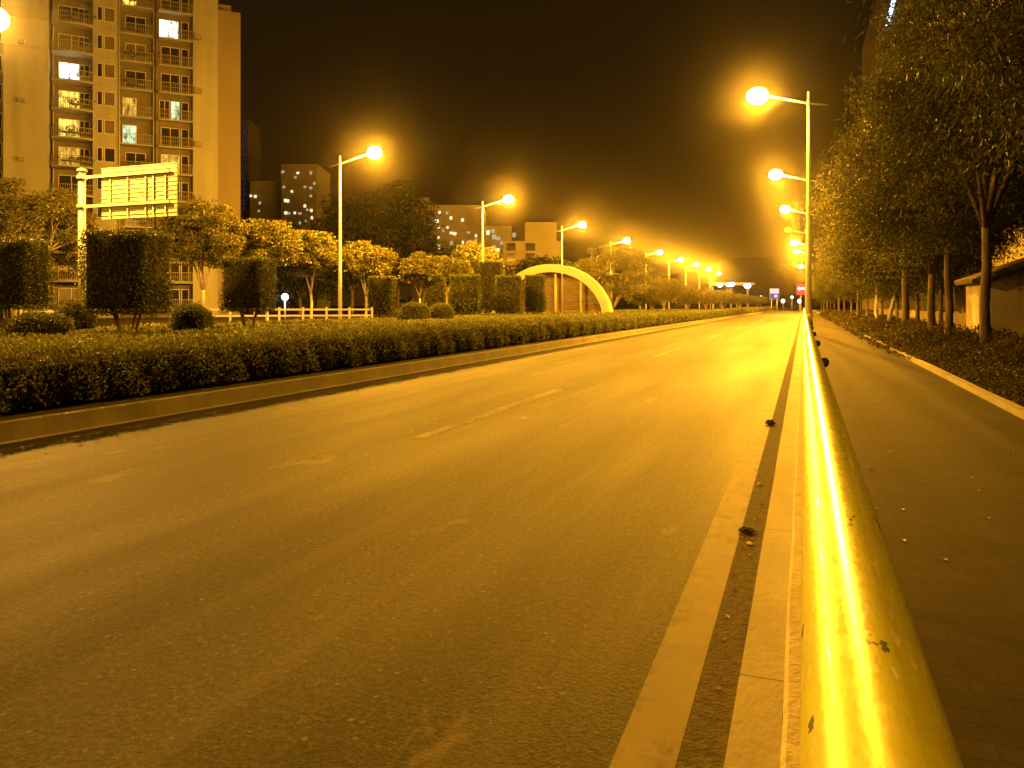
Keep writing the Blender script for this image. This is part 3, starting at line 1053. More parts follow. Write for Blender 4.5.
def ball_shrub(u, v0, wpx, d, seed, label):
    rng = np.random.default_rng(seed)
    xy = W(u, d)
    wid = wpx / F * d
    zt = ZV(v0, d) - .18
    V = box_leaves(rng, wid, wid, .0, zt, .065, 900, .03, .28, 1.0)
    core = MB()
    core.ball((0, 0, zt / 2), 1, 14, 8, (wid * .42, wid * .42, zt * .42))
    t = thing('round_shrub', label, 'shrub', (xy[0], xy[1], .18), rng.uniform(0, 6), 'round clipped shrubs in the median')
    link('crown', leaf_mesh('crown', V, M['leaf_hedge'], core, M['dark_twig_core']), t)


ball_shrub(414, 302, 33, 42, 321, 'larger round clipped shrub left of the wide clipped cube')
ball_shrub(441, 303, 26, 45, 322, 'smaller round clipped shrub tucked beside the larger round one')
ball_shrub(76, 299, 40, 25, 323, 'round clipped shrub at the foot of the sign pole')
ball_shrub(190, 303, 42, 25, 324, 'low round shrub between the two biggest dark cubes')
ball_shrub(40, 311, 60, 21, 325, 'flat round shrub below the left edge cube')

# hedge along the kerb and the clipped ground cover behind it
def hedge_block(rng, x0, x1, y0, y1, zt, L, dens, wd=.27):
    n_top = int((x1 - x0) * (y1 - y0) * dens * .8)
    n_f = int((zt - .2) * (y1 - y0) * dens)
    P1 = np.stack([rng.uniform(x0, x1, n_top), rng.uniform(y0, y1, n_top), np.full(n_top, zt)], 1)
    P2 = np.stack([np.full(n_f, x1), rng.uniform(y0, y1, n_f), rng.uniform(.24, zt, n_f)], 1)
    P1[:, 2] += rng.normal(0, .045, n_top) + .065 * np.sin(P1[:, 1] * 2.3) * np.sin(P1[:, 0] * 2.9 + 1) + .03 * np.sin(P1[:, 1] * 7.1 + P1[:, 0] * 5)
    edge = np.clip((P1[:, 0] - (x1 - .3)) / .3, 0, 1)
    P1[:, 2] -= .16 * edge ** 2
    P2[:, 0] += rng.normal(0, .05, n_f) + .06 * np.sin(P2[:, 1] * 3.1 + P2[:, 2] * 4) + .05 * np.sin(P2[:, 1] * 9 + P2[:, 2] * 6) - .14 * np.clip((P2[:, 2] - zt + .3) / .3, 0, 1) ** 2 - .12 * np.clip((.5 - P2[:, 2]) / .3, 0, 1)
    D1 = rng.normal(0, .7, (n_top, 3)) + np.array((0, 0, .7))
    D2 = rng.normal(0, .7, (n_f, 3)) + np.array((.6, 0, .45))
    # stray shoots
    n_s = int((y1 - y0) * (70 if L < .07 else 25))
    P3 = np.stack([rng.uniform(x0, x1, n_s), rng.uniform(y0, y1, n_s), zt + np.abs(rng.normal(.05, .08, n_s))], 1)
    D3 = rng.normal(0, .4, (n_s, 3)) + np.array((0, 0, 1))
    return leaf_arrays(np.concatenate([P1, P2, P3]), L, wd, np.concatenate([D1, D2, D3]), rng)


rng = np.random.default_rng(5)
Vh = [hedge_block(rng, -10.2, -8.85, 3, 22, .87, .055, 1300), hedge_block(rng, -10.2, -8.85, 22, 48, .86, .08, 600),
      hedge_block(rng, -10.2, -8.85, 48, 110, .85, .15, 170), hedge_block(rng, -10.2, -8.85, 110, 300, .84, .4, 22), hedge_block(rng, -10.2, -8.85, -8, 3, .90, .12, 200)]
core = MB()
core.box(-10.1, -9.03, -8, 300, .19, .66)
hg = link('hedge', leaf_mesh('hedge', np.concatenate(Vh), M['leaf_hedge'], core, M['dark_twig_core']))
tag(hg, 'long low clipped hedge along the left kerb of the road', 'hedge')
# a few bare stems and reddish leaf litter show under the hedge
Vg = []
for (x0, x1, y0, y1, L, dens, z) in ((-15, -10.2, 4, 45, .11, 170, .74), (-24, -15, 8, 60, .14, 100, .70), (-15, -10.2, 45, 120, .3, 24, .7), (-26, -15, 60, 140, .4, 14, .7)):
    n_ = int((x1 - x0) * (y1 - y0) * dens)
    P = np.stack([rng.uniform(x0, x1, n_), rng.uniform(y0, y1, n_), np.zeros(n_)], 1)
    P[:, 2] = z + .06 * np.sin(P[:, 0] * 1.7) * np.sin(P[:, 1] * 1.3) + rng.normal(0, .035, n_)
    Vg.append(leaf_arrays(P, L, .28, rng.normal(0, .7, (n_, 3)) + np.array((0, 0, .55)), rng))
core = MB()
core.box(-26, -10.21, 4, 140, .185, .58)
gc = link('ground_cover', leaf_mesh('ground_cover', np.concatenate(Vg), M['leaf_hedge'], core, M['dark_twig_core']))
gc['kind'] = 'stuff'
gc['label'] = 'clipped ground cover plants filling the median'
# planting strip on the right
Vb = []
for (x0, x1, y0, y1, L, dens) in ((2.62, 5.8, 6, 24, .07, 800), (2.55, 5.8, 24, 50, .11, 330), (2.5, 5.8, 50, 130, .3, 40)):
    n_ = int((x1 - x0) * (y1 - y0) * dens)
    P = np.stack([rng.uniform(x0, x1, n_), rng.uniform(y0, y1, n_), np.zeros(n_)], 1)
    env = np.clip((P[:, 0] - x0) / .9, .1, 1)
    lump = .55 + .45 * np.sin(P[:, 0] * 2.3 + 1.1 * np.sin(P[:, 1] * .7)) * np.sin(P[:, 1] * 1.9)
    P[:, 2] = .19 + rng.uniform(.2, 1, n_) * .72 * env * lump
    spill = (P[:, 1] > 17)
    P[:, 0] -= spill * .5 * rng.random(n_) ** 3 * np.clip((P[:, 1] - 17) / 6, 0, 1)
    Vb.append(leaf_arrays(P, L, .24, rng.normal(0, .7, (n_, 3)) + np.array((0, 0, .5)), rng))
gb = link('ground_cover', leaf_mesh('ground_cover', np.concatenate(Vb), M['leaf_bed']))
gb['kind'] = 'stuff'
gb['label'] = 'straggly low plants beneath the street trees'

# ------------------------------------------------------------------ left apartment tower
AL = math.radians(64)
T_lat0, T_d0 = (175 - 512) / F * 84.5, 84.5


def tower_s(u):
    k_ = (u - 512) / F
    return (k_ * T_d0 - T_lat0) / (math.sin(AL) - math.cos(AL) * k_)


ox, oy = T_lat0 * CS - T_d0 * SN, T_lat0 * SN + T_d0 * CS
ex = (math.sin(AL) * CS - math.cos(AL) * SN, math.sin(AL) * SN + math.cos(AL) * CS)
rot_t = math.atan2(ex[1], ex[0])
# local frame: x along the facade to the right, y into the building, z up
tw = thing('apartment_tower', 'tall cream apartment tower with balconies and a few lit rooms at the left', 'apartment building', (ox, oy, 0.1), rot_t)
S = {u: tower_s(u) for u in (-40, -12, 4, 49, 51, 94, 120, 153, 158, 193, 218, 241)}
FL = [1.0 + 2.97 * k_ for k_ in range(0, 16)]     # slab levels
TOPM, TOPR = 47.0, 34.8


def pier(u0, u1, y0_, y1_, ztop, mat, bands=True, name='wall', label=None):
    mb_ = MB()
    mb_.box(S[u0], S[u1], y0_, y1_, 0, ztop)
    if bands:
        for z_ in FL:
            if z_ < ztop - .3:
                mb_.box(S[u0] - .02, S[u1] + .02, y0_ - .07, y0_ - .001, z_ - .13, z_ + .07)
    return mb_.build(name, mat, tw, label)


pier(-40, -12, -0.3, 9, TOPM, M['tower_wall'])
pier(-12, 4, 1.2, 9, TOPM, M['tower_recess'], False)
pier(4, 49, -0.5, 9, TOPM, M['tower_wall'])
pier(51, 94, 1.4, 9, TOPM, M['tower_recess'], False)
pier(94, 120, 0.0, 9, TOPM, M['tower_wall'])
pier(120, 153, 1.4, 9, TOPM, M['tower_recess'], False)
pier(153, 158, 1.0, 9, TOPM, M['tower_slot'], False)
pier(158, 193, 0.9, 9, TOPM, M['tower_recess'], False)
pier(193, 218, 0.0, 9, TOPM - 5, M['tower_wall'])
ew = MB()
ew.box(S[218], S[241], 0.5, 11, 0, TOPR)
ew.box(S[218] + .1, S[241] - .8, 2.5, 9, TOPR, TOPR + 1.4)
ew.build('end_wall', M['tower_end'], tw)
pp = MB()
for uu in (153.6, 157, 119.2, 93.2, 52.5):
    s_ = tower_s(uu)
    pp.tube([(s_, -.10 if uu in (119.2, 93.2) else .85, 0), (s_, -.10 if uu in (119.2, 93.2) else .85, TOPM - 1)], .06, 8)
pp.build('drain_pipe', M['rail_metal'], tw)


def framed_window(x0_, x1_, z0_, z1_, y_, mull, pane_mat, nm='window'):
    fr = MB()
    t_ = .06
    fr.box(x0_, x1_, y_ - .08, y_ - .004, z0_, z0_ + t_)
    fr.box(x0_, x1_, y_ - .08, y_ - .004, z1_ - t_, z1_)
    for xm in [x0_, x1_ - t_] + [x0_ + (x1_ - x0_) * q - t_ / 2 for q in mull]:
        fr.box(xm, xm + t_, y_ - .078, y_ - .006, z0_ + t_, z1_ - t_)
    o = fr.build(nm, M['window_frame'], tw)
    pn = MB()
    pn.box(x0_ + .02, x1_ - .02, y_ - .05, y_ - .012, z0_ + .02, z1_ - .02)
    pn.build('pane', pane_mat, o)
    return o


def balcony(u0, u1, z_, y_back, y_front, curved=False, open_bars=True):
    a, b_ = S[u0] + .03, S[u1] - .03
    nb = 9
    def fy(x_):
        if not curved:
            return y_front
        t_ = (x_ - a) / (b_ - a) * 2 - 1
        return y_front - .55 * (1 - t_ * t_)
    xs = [a + (b_ - a) * i / nb for i in range(nb + 1)]
    sl = MB()
    top = [(x_, fy(x_)) for x_ in xs] + [(b_, y_back - .01), (a, y_back - .01)]
    n_ = len(top)
    sl.add([(p[0], p[1], z_ - .15) for p in top] + [(p[0], p[1], z_) for p in top],
           [tuple(range(n_ - 1, -1, -1)), tuple(range(n_, 2 * n_))] + [(i, (i + 1) % n_, (i + 1) % n_ + n_, i + n_) for i in range(n_)])
    o = sl.build('balcony', M['tower_wall'], tw)
    rl = MB()
    for zz, r_ in ((z_ + 1.05, .035), (z_ + .55, .018), (z_ + .12, .02)):
        rl.tube([(x_, fy(x_) + .06, zz) for x_ in xs], r_, 5)
    for i in range(0, 2 * nb + 1):
        x_ = a + .04 + (b_ - a - .08) * i / (2 * nb)
        rl.box(x_ - .014, x_ + .014, fy(x_) + .045, fy(x_) + .075, z_, z_ + 1.05)
    rl.build('railing', M['rail_metal'], o)
    return o


pl_rng = np.random.default_rng(77)
planters = []
for _ in range(3):
    P_ = pl_rng.normal(0, 1, (70, 3)) * np.array((.45, .12, .2)) + np.array((0, 0, .2))
    pt = MB()
    pt.box(-.6, .6, -.1, .1, -.12, .08)
    planters.append(leaf_mesh('planter', leaf_arrays(P_, .22, .3, pl_rng.normal(0, 1, (70, 3)) + np.array((0, 0, .4)), pl_rng), M['leaf_dark'], pt, M['tower_slot']))


def planter(bal, x_, y_, z_, i_):
    o_ = link('planter', planters[i_ % 3], bal)
    o_.location = (x_, y_, z_)


def floor_of(v, u):
    d_ = T_d0 + math.cos(AL) * tower_s(u)
    z_ = ZV(v, d_) - .1
    return max(i for i, q in enumerate(FL) if q <= z_ + .2)


lit = {}
for col, u, v, m_ in (('a', 67, 66, 'lit_white'), ('a', 68, 98, 'lit_warm'), ('a', 65, 130, 'lit_warm'), ('a', 64, 157, 'lit_amber'),
                      ('c', 130, 4, 'lit_warm'), ('c', 126, 124, 'lit_green'), ('c', 124, 105, 'lit_amber'),
                      ('d', 172, 25, 'lit_white'), ('d', 174, 104, 'lit_green'), ('d', 172, 152, 'lit_amber')):
    lit[(col, floor_of(v, u))] = m_
rr = random.Random(3)
for k_ in range(0, 15):
    z_ = FL[k_]
    if z_ > TOPM - 3:
        break
    # bay a
    bo = balcony(51, 94, z_, 1.4, -.35, True)
    for q_ in rr.sample((.2, .4, .6, .8), rr.choice((0, 1, 2, 3))):
        planter(bo, S[51] + (S[94] - S[51]) * q_, -.45, z_ + .55, k_ + int(q_ * 9))
    m_ = lit.get(('a', k_))
    wx = S[51] + .55
    framed_window(wx, wx + (2.0 if m_ else 2.4), z_ + .08, z_ + 2.25, 1.4, (.5,), M[m_] if m_ else M[rr.choice(['dark_glass', 'curtain_glass', 'curtain_glass'])])
    framed_window(S[94] - 1.5, S[94] - .45, z_ + .95, z_ + 2.2, 1.4, (.5,), M['dark_glass'])
    # windows in the pier between bays
    framed_window(S[94] + .28, S[94] + .80, z_ + .75, z_ + 2.25, 0.0, (), M['dark_glass'])
    framed_window(S[94] + .95, S[120] - .45, z_ + .75, z_ + 2.25, 0.0, (), M[rr.choice(['curtain_glass', 'curtain_glass', 'dark_glass'])])
    # bay c
    bo = balcony(120, 153, z_, 1.4, .1)
    for q_ in rr.sample((.3, .55, .8), rr.choice((0, 1, 1, 2))):
        planter(bo, S[120] + (S[153] - S[120]) * q_, .45, z_ + rr.uniform(.2, 1.0), k_ + int(q_ * 9))
    m_ = lit.get(('c', k_))
    framed_window(S[120] + (.2 if m_ else .5), S[120] + (1.6 if m_ else 2.5), z_ + .08, z_ + 2.2, 1.4, (.5,), M[m_] if m_ else M[rr.choice(['dark_glass', 'curtain_glass'])])
    # bay d
    if z_ < TOPM - 6:
        balcony(158, 193, z_, 0.9, -.05)
        m_ = lit.get(('d', k_))
        if m_ == 'lit_white':
            framed_window(S[158] + .1, S[158] + 2.1, z_ + .08, z_ + 2.2, 0.9, (.5,), M[m_])
        elif m_ == 'lit_green':
            framed_window(S[158] + .15, S[158] + 1.2, z_ + .08, z_ + 2.2, 0.9, (.5,), M['dark_glass'])
            framed_window(S[158] + 1.28, S[158] + 2.2, z_ + .08, z_ + 2.2, 0.9, (.5,), M[m_])
        else:
            framed_window(S[158] + .3, S[158] + 2.2, z_ + .08, z_ + 2.2, 0.9, (.5,), M[m_] if m_ else M['dark_glass'])
        framed_window(S[193] - 1.15, S[193] - .4, z_ + .08, z_ + 2.2, 0.9, (), M['dark_glass'])
        if k_ % 2 == 0:
            ac = MB()
            ac.box(S[193] + .12, S[193] + .9, -.42, -.075, z_ + .15, z_ + .75)
            ac.tube([(S[193] + .42, -.425, z_ + .45), (S[193] + .42, -.44, z_ + .45)], .22, 14)
            ac.build('air_conditioner', M['ac'], tw)
    # far left slot
    framed_window(S[-12] + .3, S[4] - .3, z_ + .5, z_ + 2.2, 1.2, (.5,), M['dark_glass'])
    if k_ % 2:
        ac = MB()
        ac.box(S[4] + 1.3, S[4] + 1.85, -.82, -.575, z_ + .1, z_ + .5)
        ac.build('air_conditioner', M['ac'], tw)


# ------------------------------------------------------------------ distant buildings
def block(name, label, cat, u0, u1, v_top, d, wall, wins, depth=14, win=(.85, .85), ext=()):
    """a slab facing the viewer; wins = picture points of its lit windows"""
    xm, ym = W((u0 + u1) / 2, d)
    wid = (u1 - u0) / F * d
    zt = ZV(v_top, d)
    t = thing(name, label, cat, (xm, ym, 0), TH)
    mb_ = MB()
    mb_.box(-wid / 2, wid / 2, 0, depth, -.2, zt)
    for (e0, e1, ev) in ext:
        a = ((e0 - (u0 + u1) / 2) / F * d)
        b_ = ((e1 - (u0 + u1) / 2) / F * d)
        mb_.box(a, b_, 1.0, depth - 1, zt, ZV(ev, d))
    zf = 3.2
    while zf < zt - 1:                              # floor bands, slightly proud
        mb_.box(-wid / 2 - .05, wid / 2 + .05, -.12, -.002, zf - .12, zf + .12)
        zf += 3.1
    mb_.build('wall', M[wall], t)
    wm = MB()
    wm.box(-win[0] / 2, win[0] / 2, -.06, -.003, -win[1] / 2, win[1] / 2)
    meshes = {}
    rw = random.Random(int(u0 * 7))
    for (uu, vv, mk) in wins:
        if mk not in meshes:
            meshes[mk] = wm.mesh('window', M[mk])
        o = link('window', meshes[mk], t)
        o.location = ((uu - (u0 + u1) / 2) / F * d, -.13, ZV(vv, d))
        o.scale = (rw.uniform(.55, 1.0), 1, rw.uniform(.6, 1.0))
    return t


far, dim = 'lit_far', 'lit_far_dim'
block('apartment_block', 'dark slim apartment block with scattered lit windows left of the tallest lamp', 'apartment building', 281, 317, 164, 190, 'far_wall_dark',
      [(298, 173, far), (295.5, 177.5, dim), (305, 187, dim), (311, 173, dim), (292, 191.5, far), (285.4, 200.5, far), (288, 201, far), (305, 206, far), (286, 213, far), (289, 213.4, dim), (295, 213, far), (300, 213.5, dim), (311.5, 210.5, far),
       (312, 218, far), (306, 221.5, dim), (311, 188, dim), (314.5, 183.5, dim), (283, 172, dim), (307.5, 209.8, dim), (311, 196, dim), (284, 187, dim), (300, 223, dim)])
block('apartment_block', 'low far block beside the blue edged slim tower', 'apartment building', 250, 281, 181, 200, 'far_wall', [(251, 196, far), (255.5, 196.5, far), (260, 203, dim), (259, 211, dim)])
nb_ = []
rr = random.Random(9)
for vv in range(124, 214, 5):
    nb_.append((244.5 + rr.uniform(-1, 1.2), vv, 'blue_strip'))
block('slim_tower', 'slim dark tower with faint blue lights beside the cream apartment tower', 'tower', 241.5, 248.5, 120, 210, 'tower_slot', nb_, 10, (0.9, 1.1))
block('apartment_block', 'long grey block with lit windows between the two nearest whole lamps', 'apartment building', 412, 484, 205, 172, 'far_wall_dark',
      [(439.6, 212.8, far), (447, 213, dim), (451, 218, far), (437, 221, far), (432, 220, dim), (438.7, 227.5, far), (447.5, 227.5, far), (438.7, 237.6, far), (451.5, 233, far), (454.8, 233.8, far), (438.7, 247.4, far),
       (438.9, 244.5, dim), (462.5, 220, far), (468.5, 232.5, dim), (476, 235.7, far), (476, 239.5, dim), (463, 242.5, far), (451.5, 243, dim), (418, 218.5, dim), (431, 240.5, dim), (454, 248, dim), (468, 243, dim), (443, 231, dim)],
      14, (.8, .85), ((414, 428, 197),))
block('apartment_block', 'dark low block with small lights right of the second lamp pole', 'apartment building', 484, 512, 226, 175, 'far_wall_dark',
      [(488, 232.5, far), (494, 237, dim), (498, 238.5, dim), (498, 250, far), (494, 247.5, dim), (514, 235, dim), (493, 231, dim), (502, 243, dim)], 12, (1.2, 1.2))
pb = block('office_building', 'pale blank office building behind the arch with a taller stair tower', 'building', 503, 562, 241, 150, 'far_wall_pale', [], 14, ext=((525, 557, 221.5),))
for (uu, vv) in ((511, 247), (530.5, 247), (511, 257), (530.5, 257)):
    mb_ = MB()
    mb_.box(-.9, .9, -.05, -.003, -.75, .75)
    o = mb_.build('window', M['dark_glass'], pb)
    o.location = ((uu - 532.5) / F * 150, -.13, ZV(vv, 150))
# the tapering tower with a neon edge behind the street trees
d = 230
xm, ym = W(925, d)
nt_ = thing('neon_tower', 'tapering dark tower behind the street trees with a slanting blue white neon edge', 'tower', (xm, ym, 0), TH)
mb_ = MB()
x_b, x_t = (876 - 925) / F * d, (893 - 925) / F * d
zt = ZV(-22, d)
zb_ = ZV(30, d)
sl = (893 - 886.5) / 26 / F * d / (1 / F * d)     # lean: px of u per px of v
xz = lambda z_: (886.5 + (z_ - ZV(26, d)) / d * F * sl - 925) / F * d
xb = xz(zb_)
mb_.add([(xb - .3, 0, 0), (14, 0, 0), (14, 16, 0), (xb - .3, 16, 0), (xb + .25, 0, zb_), (14, 0, zb_), (14, 16, zb_), (xb + .25, 16, zb_), (xz(zt) + .25, 0, zt), (10, 0, zt), (10, 14, zt), (xz(zt) + .25, 14, zt)],
        [(0, 3, 2, 1), (0, 1, 5, 4), (1, 2, 6, 5), (2, 3, 7, 6), (3, 0, 4, 7), (4, 5, 9, 8), (5, 6, 10, 9), (6, 7, 11, 10), (7, 4, 8, 11), (8, 9, 10, 11)])
mb_.build('wall', M['far_wall_dark'], nt_)
za = ZV(26, d)
mb_ = MB()
mb_.tube([(xz(za), -.5, za), (xz(zt), -.5, zt)], .55, 8)
mb_.build('neon_strip', M['neon'], nt_)
mb_ = MB()
mb_.tube([(xz(za) + 1.0, -.5, za + 5), (xz(zt) + 1.0, -.5, zt)], .3, 8)
mb_.build('neon_strip', M['neon_pink'], nt_, 'pink neon strip')

# ------------------------------------------------------------------ arch of the underpass entrance
d = 73.0
xa, ya = W(552, d)
ar = thing('underpass_entrance', 'pale arched canopy over an underpass entrance behind the clipped cubes', 'arch', (xa, ya, 0.18), TH + math.radians(-16))
half = 58 / F * d / math.cos(math.radians(16))
rise = ZV(264.5, d) - .18
mb_ = MB()
ns = 40
thick = .75
prof = []
for i in range(ns + 1):
    a = PI * i / ns
    prof.append((math.cos(a) * half, math.sin(a) * rise, math.cos(a) * (half - thick), math.sin(a) * (rise - thick)))
vs = []
for (xo, zo, xi, zi) in prof:
    vs += [(xo, -.9, zo), (xi, -.9, zi), (xi, .9, zi), (xo, .9, zo)]
fs = []
for i in range(ns):
    for j in range(4):
        fs.append((i * 4 + j, i * 4 + (j + 1) % 4, i * 4 + 4 + (j + 1) % 4, i * 4 + 4 + j))
fs += [(0, 3, 2, 1), (ns * 4, ns * 4 + 1, ns * 4 + 2, ns * 4 + 3)]
mb_.add(vs, fs)
mb_.build('arch', M['arch'], ar)
mb_ = MB()
zz = .1
while zz < rise - thick - .1:                      # back wall of horizontal slats that follows the arch
    hw = (half - thick) * math.sqrt(max(0, 1 - ((zz + .1) / (rise - thick)) ** 2)) - .03
    if hw > .3:
        mb_.box(-hw, hw, .55, .62, zz, zz + .13)
    zz += .17
mb_.build('slat_wall', M['slat_wall'], ar)
for xp in (.42, 2.85):
    mb_ = MB()
    zp = (rise - thick) * math.sqrt(1 - (xp / (half - thick)) ** 2)
    mb_.tube([(xp, -.3, 0), (xp, -.3, zp + .05)], .13, 12)
    mb_.build('post', M['arch'], ar)

# ------------------------------------------------------------------ low white fence, garden light
fa, fb = W(205, 44), W(372, 47)
fl = math.hypot(fb[0] - fa[0], fb[1] - fa[1])
wf = thing('white_fence', 'low white rail fence behind the hedge left of the clipped shrubs', 'fence', (fa[0], fa[1], .18), math.atan2(fb[1] - fa[1], fb[0] - fa[0]))
for zz in (.72, 1.08):
    mb_ = MB()
    mb_.box(0, fl, -.035, .035, zz - .05, zz + .05)
    mb_.build('rail', M['white_metal'], wf)
for i in range(8):
    mb_ = MB()
    mb_.box(fl * i / 7 - .06, fl * i / 7 + .06, -.06, .06, 0, 1.22)
    mb_.build('post', M['white_metal'], wf)
fa, fb = W(20, 37), W(80, 37)
fl = math.hypot(fb[0] - fa[0], fb[1] - fa[1])
wf2 = thing('white_fence', 'short pale rail behind the left edge cube', 'fence', (fa[0], fa[1], .18), math.atan2(fb[1] - fa[1], fb[0] - fa[0]))
mb_ = MB()
mb_.box(0, fl, -.035, .035, .95, 1.05)
mb_.build('rail', M['white_metal'], wf2)
for i in range(3):
    mb_ = MB()
    mb_.box(fl * i / 2 - .05, fl * i / 2 + .05, -.05, .05, 0, 1.1)
    mb_.build('post', M['white_metal'], wf2)
d = 60
gx, gy = W(285, d)
gl = thing('garden_lamp', 'small white garden lamp glowing between the dark cube and the slender tree', 'garden lamp', (gx, gy, .18))
zz = ZV(297, d) - .18
mb_ = MB()
mb_.tube([(0, 0, 0), (0, 0, zz - .2)], .05, 8)
mb_.build('post', M['pole'], gl)
mb_ = MB()
mb_.ball((0, 0, zz), .27, 14, 10)
mb_.build('globe', emit('garden_globe', (0.62, 1.0, 0.86), 8.0), gl)
lo = bpy.data.lights.new('garden_light', 'POINT')
lo.color = (0.55, 1.0, 0.8)
lo.energy = 350
lo.shadow_soft_size = .3
lob = bpy.data.objects.new('garden_light', lo)
COL.objects.link(lob)
lob.parent = gl
lob.location = (0, -.65, zz)

# ------------------------------------------------------------------ right: kiosk, fence, house behind
cxk, cyk = 6.0, W(983, DX(983, 6.0))[1]
yk1 = W(966, DX(966, 6.0))[1]
ks = thing('kiosk', 'small plastered kiosk with tiled roof behind the street trees', 'hut', (cxk, cyk, .17))
mb_ = MB()
kd = yk1 - cyk
Wk = 5.2
hk = ZV(279, 27.5) - .17
rk = hk + .37 * Wk / 2
mb_.add([(0, 0, 0), (Wk, 0, 0), (Wk, 0, hk), (Wk / 2, 0, rk), (0, 0, hk), (0, kd, 0), (Wk, kd, 0), (Wk, kd, hk), (Wk / 2, kd, rk), (0, kd, hk)],
        [(0, 1, 2, 3, 4), (9, 8, 7, 6, 5), (0, 4, 9, 5), (1, 6, 7, 2), (2, 7, 8, 3), (3, 8, 9, 4)])
mb_.build('wall', M['plaster'], ks)
mb_ = MB()
for sgn in (0, 1):                                 # tile courses: half round tiles laid down the slope
    nrow = int(kd / .22) + 3
    for i in range(nrow):
        y_ = -.3 + i * (kd + .6) / nrow
        p0 = (-.35, y_ + .1, hk - .37 * .35 + .07) if sgn == 0 else (Wk + .35, y_ + .1, hk - .37 * .35 + .07)
        mb_.tube([p0, (Wk / 2, y_ + .1, rk + .07)], .105, 8)
nr = 24
for i in range(nr):                                # verge tiles, ends seen along the gable
    q = i / (nr - 1)
    x_ = -.35 + (Wk / 2 + .35) * q
    z_ = hk + .37 * x_ + .06
    mb_.tube([(x_, -.38, z_), (x_, -.1, z_)], .075, 8)
mb_.build('roof', M['tile'], ks)
dr = MB()
dr.box(1.25, 2.3, -.06, -.003, 0, 2.02)
od = dr.build('door', M['slat_wall'], ks)
dh = MB()
dh.ball((1.38, -.09, 1.0), .035, 10, 6)
dh.build('handle', M['pole'], od)

pf = thing('pale_fence', 'pale slatted fence behind the street trees left of the kiosk', 'fence', (6.4, yk1 + .4, .17), PI / 2)
Lf = 42.0
sl_ = MB()
i = 0
x_ = 0.0
rr = random.Random(4)
while x_ < Lf:
    hgt = 1.02 + rr.uniform(-.05, .05)
    sl_.box(x_, x_ + .16, -.012, .012, .05, hgt)
    x_ += .24
sl_.build('slats', M['fence_wood'], pf)
for zz in (.3, .85):
    mb_ = MB()
    mb_.box(0, Lf, -.055, -.014, zz - .04, zz + .04)
    mb_.build('rail', M['fence_wood'], pf)
for i in range(15):
    mb_ = MB()
    mb_.box(i * Lf / 14 - .06, i * Lf / 14 + .06, -.17, -.057, 0, 1.2)
    mb_.build('post', M['fence_wood'], pf)

hs = thing('gabled_house', 'pale gabled house glowing orange behind the kiosk roof', 'house', (10.0, 62.0, .17), -.36)
mb_ = MB()
Wh, Dh, he, hr = 9.0, 8.0, 5.2, 7.6
mb_.add([(0, 0, 0), (Wh, 0, 0), (Wh, 0, he), (Wh / 2, 0, hr), (0, 0, he), (0, Dh, 0), (Wh, Dh, 0), (Wh, Dh, he), (Wh / 2, Dh, hr), (0, Dh, he)],
        [(0, 1, 2, 3, 4), (9, 8, 7, 6, 5), (0, 4, 9, 5), (1, 6, 7, 2), (2, 7, 8, 3), (3, 8, 9, 4)])
mb_.build('wall', M['plaster_pale'], hs)
mb_ = MB()
slp = (hr - he) / (Wh / 2)
for sgn in (0, 1):
    n_ = 30
    for i in range(n_):
        y_ = -.2 + (Dh + .4) * i / (n_ - 1)
        e = -.3 if sgn == 0 else Wh + .3
        mb_.tube([(e, y_, he - slp * .3 + .08), (Wh / 2, y_, hr + .08)], .15, 6)
mb_.build('roof', M['tile'], hs)
for xw in (1.6, 6.0):
    mb_ = MB()
    mb_.box(xw, xw + 1.3, -.05, -.003, 1.1, 2.4)
    mb_.build('window', M['dark_glass'], hs)

# ------------------------------------------------------------------ far lights at the end of the road
d = 262
cxx, cyy2 = W(733, d)
cn = thing('station_canopy', 'flat canopy with white floodlights at the far end of the median', 'canopy', (cxx, cyy2, 0), TH)
zc = ZV(284, d)
mb_ = MB()
mb_.box(-7.4, 7.4, 0, 8, zc - .3, zc + .5)
mb_.build('roof', M['far_wall_pale'], cn)
for xp in (-6, 0.2, 6):
    mb_ = MB()
    mb_.box(xp - .25, xp + .25, 3, 3.5, 0, zc - .302)
    mb_.build('post', M['far_wall_pale'], cn)
for uu, vv, r_ in ((719.5, 285.4, .65), (728.5, 284.6, .8), (731.5, 284.2, .75), (746.8, 286, .95)):
    mb_ = MB()
    mb_.ball(((uu - 733) / F * d, -.7, ZV(vv, d)), r_, 12, 8, (1.2, .5, .8))
    mb_.build('floodlight', M['led_white'], cn)
for uu, vv, dd, wd in ((783, 301, 240, 'bright white light on a low post below the blue and white board'), (792, 297.2, 250, 'small white light on a post right of the blue and white board'), (799.5, 301.2, 230, 'bright white light on a low post below the red arrow sign'),
                       (736.7, 297.3, 235, 'small white light on a post below the canopy floodlights'), (761, 297, 240, 'small white light on a post between the canopy and the board')):
    px, py = W(uu, dd)
    t = thing('roadside_light', wd, 'light', (px, py, 0), 0, 'white lights at the end of the road')
    zz = ZV(vv, dd)
    mb_ = MB()
    mb_.tube([(0, 0, 0), (0, 0, zz - .3)], .08, 8)
    mb_.build('post', M['pole'], t)
    mb_ = MB()
    mb_.ball((0, 0, zz), .55 if vv > 300 else .38, 12, 8)
    mb_.build('lens', M['led_lamp'], t)
d = 225
px, py = W(774.5, d)
bb = thing('billboard', 'small backlit blue and white board on two posts at the end of the road', 'billboard', (px, py, 0), TH)
z0, z1 = ZV(299, d), ZV(288.3, d)
hw = 4.6 / F * d
mb_ = MB(); mb_.box(-hw, hw, 0, .3, z0, z1); mb_.build('panel', M['far_wall_dark'], bb)
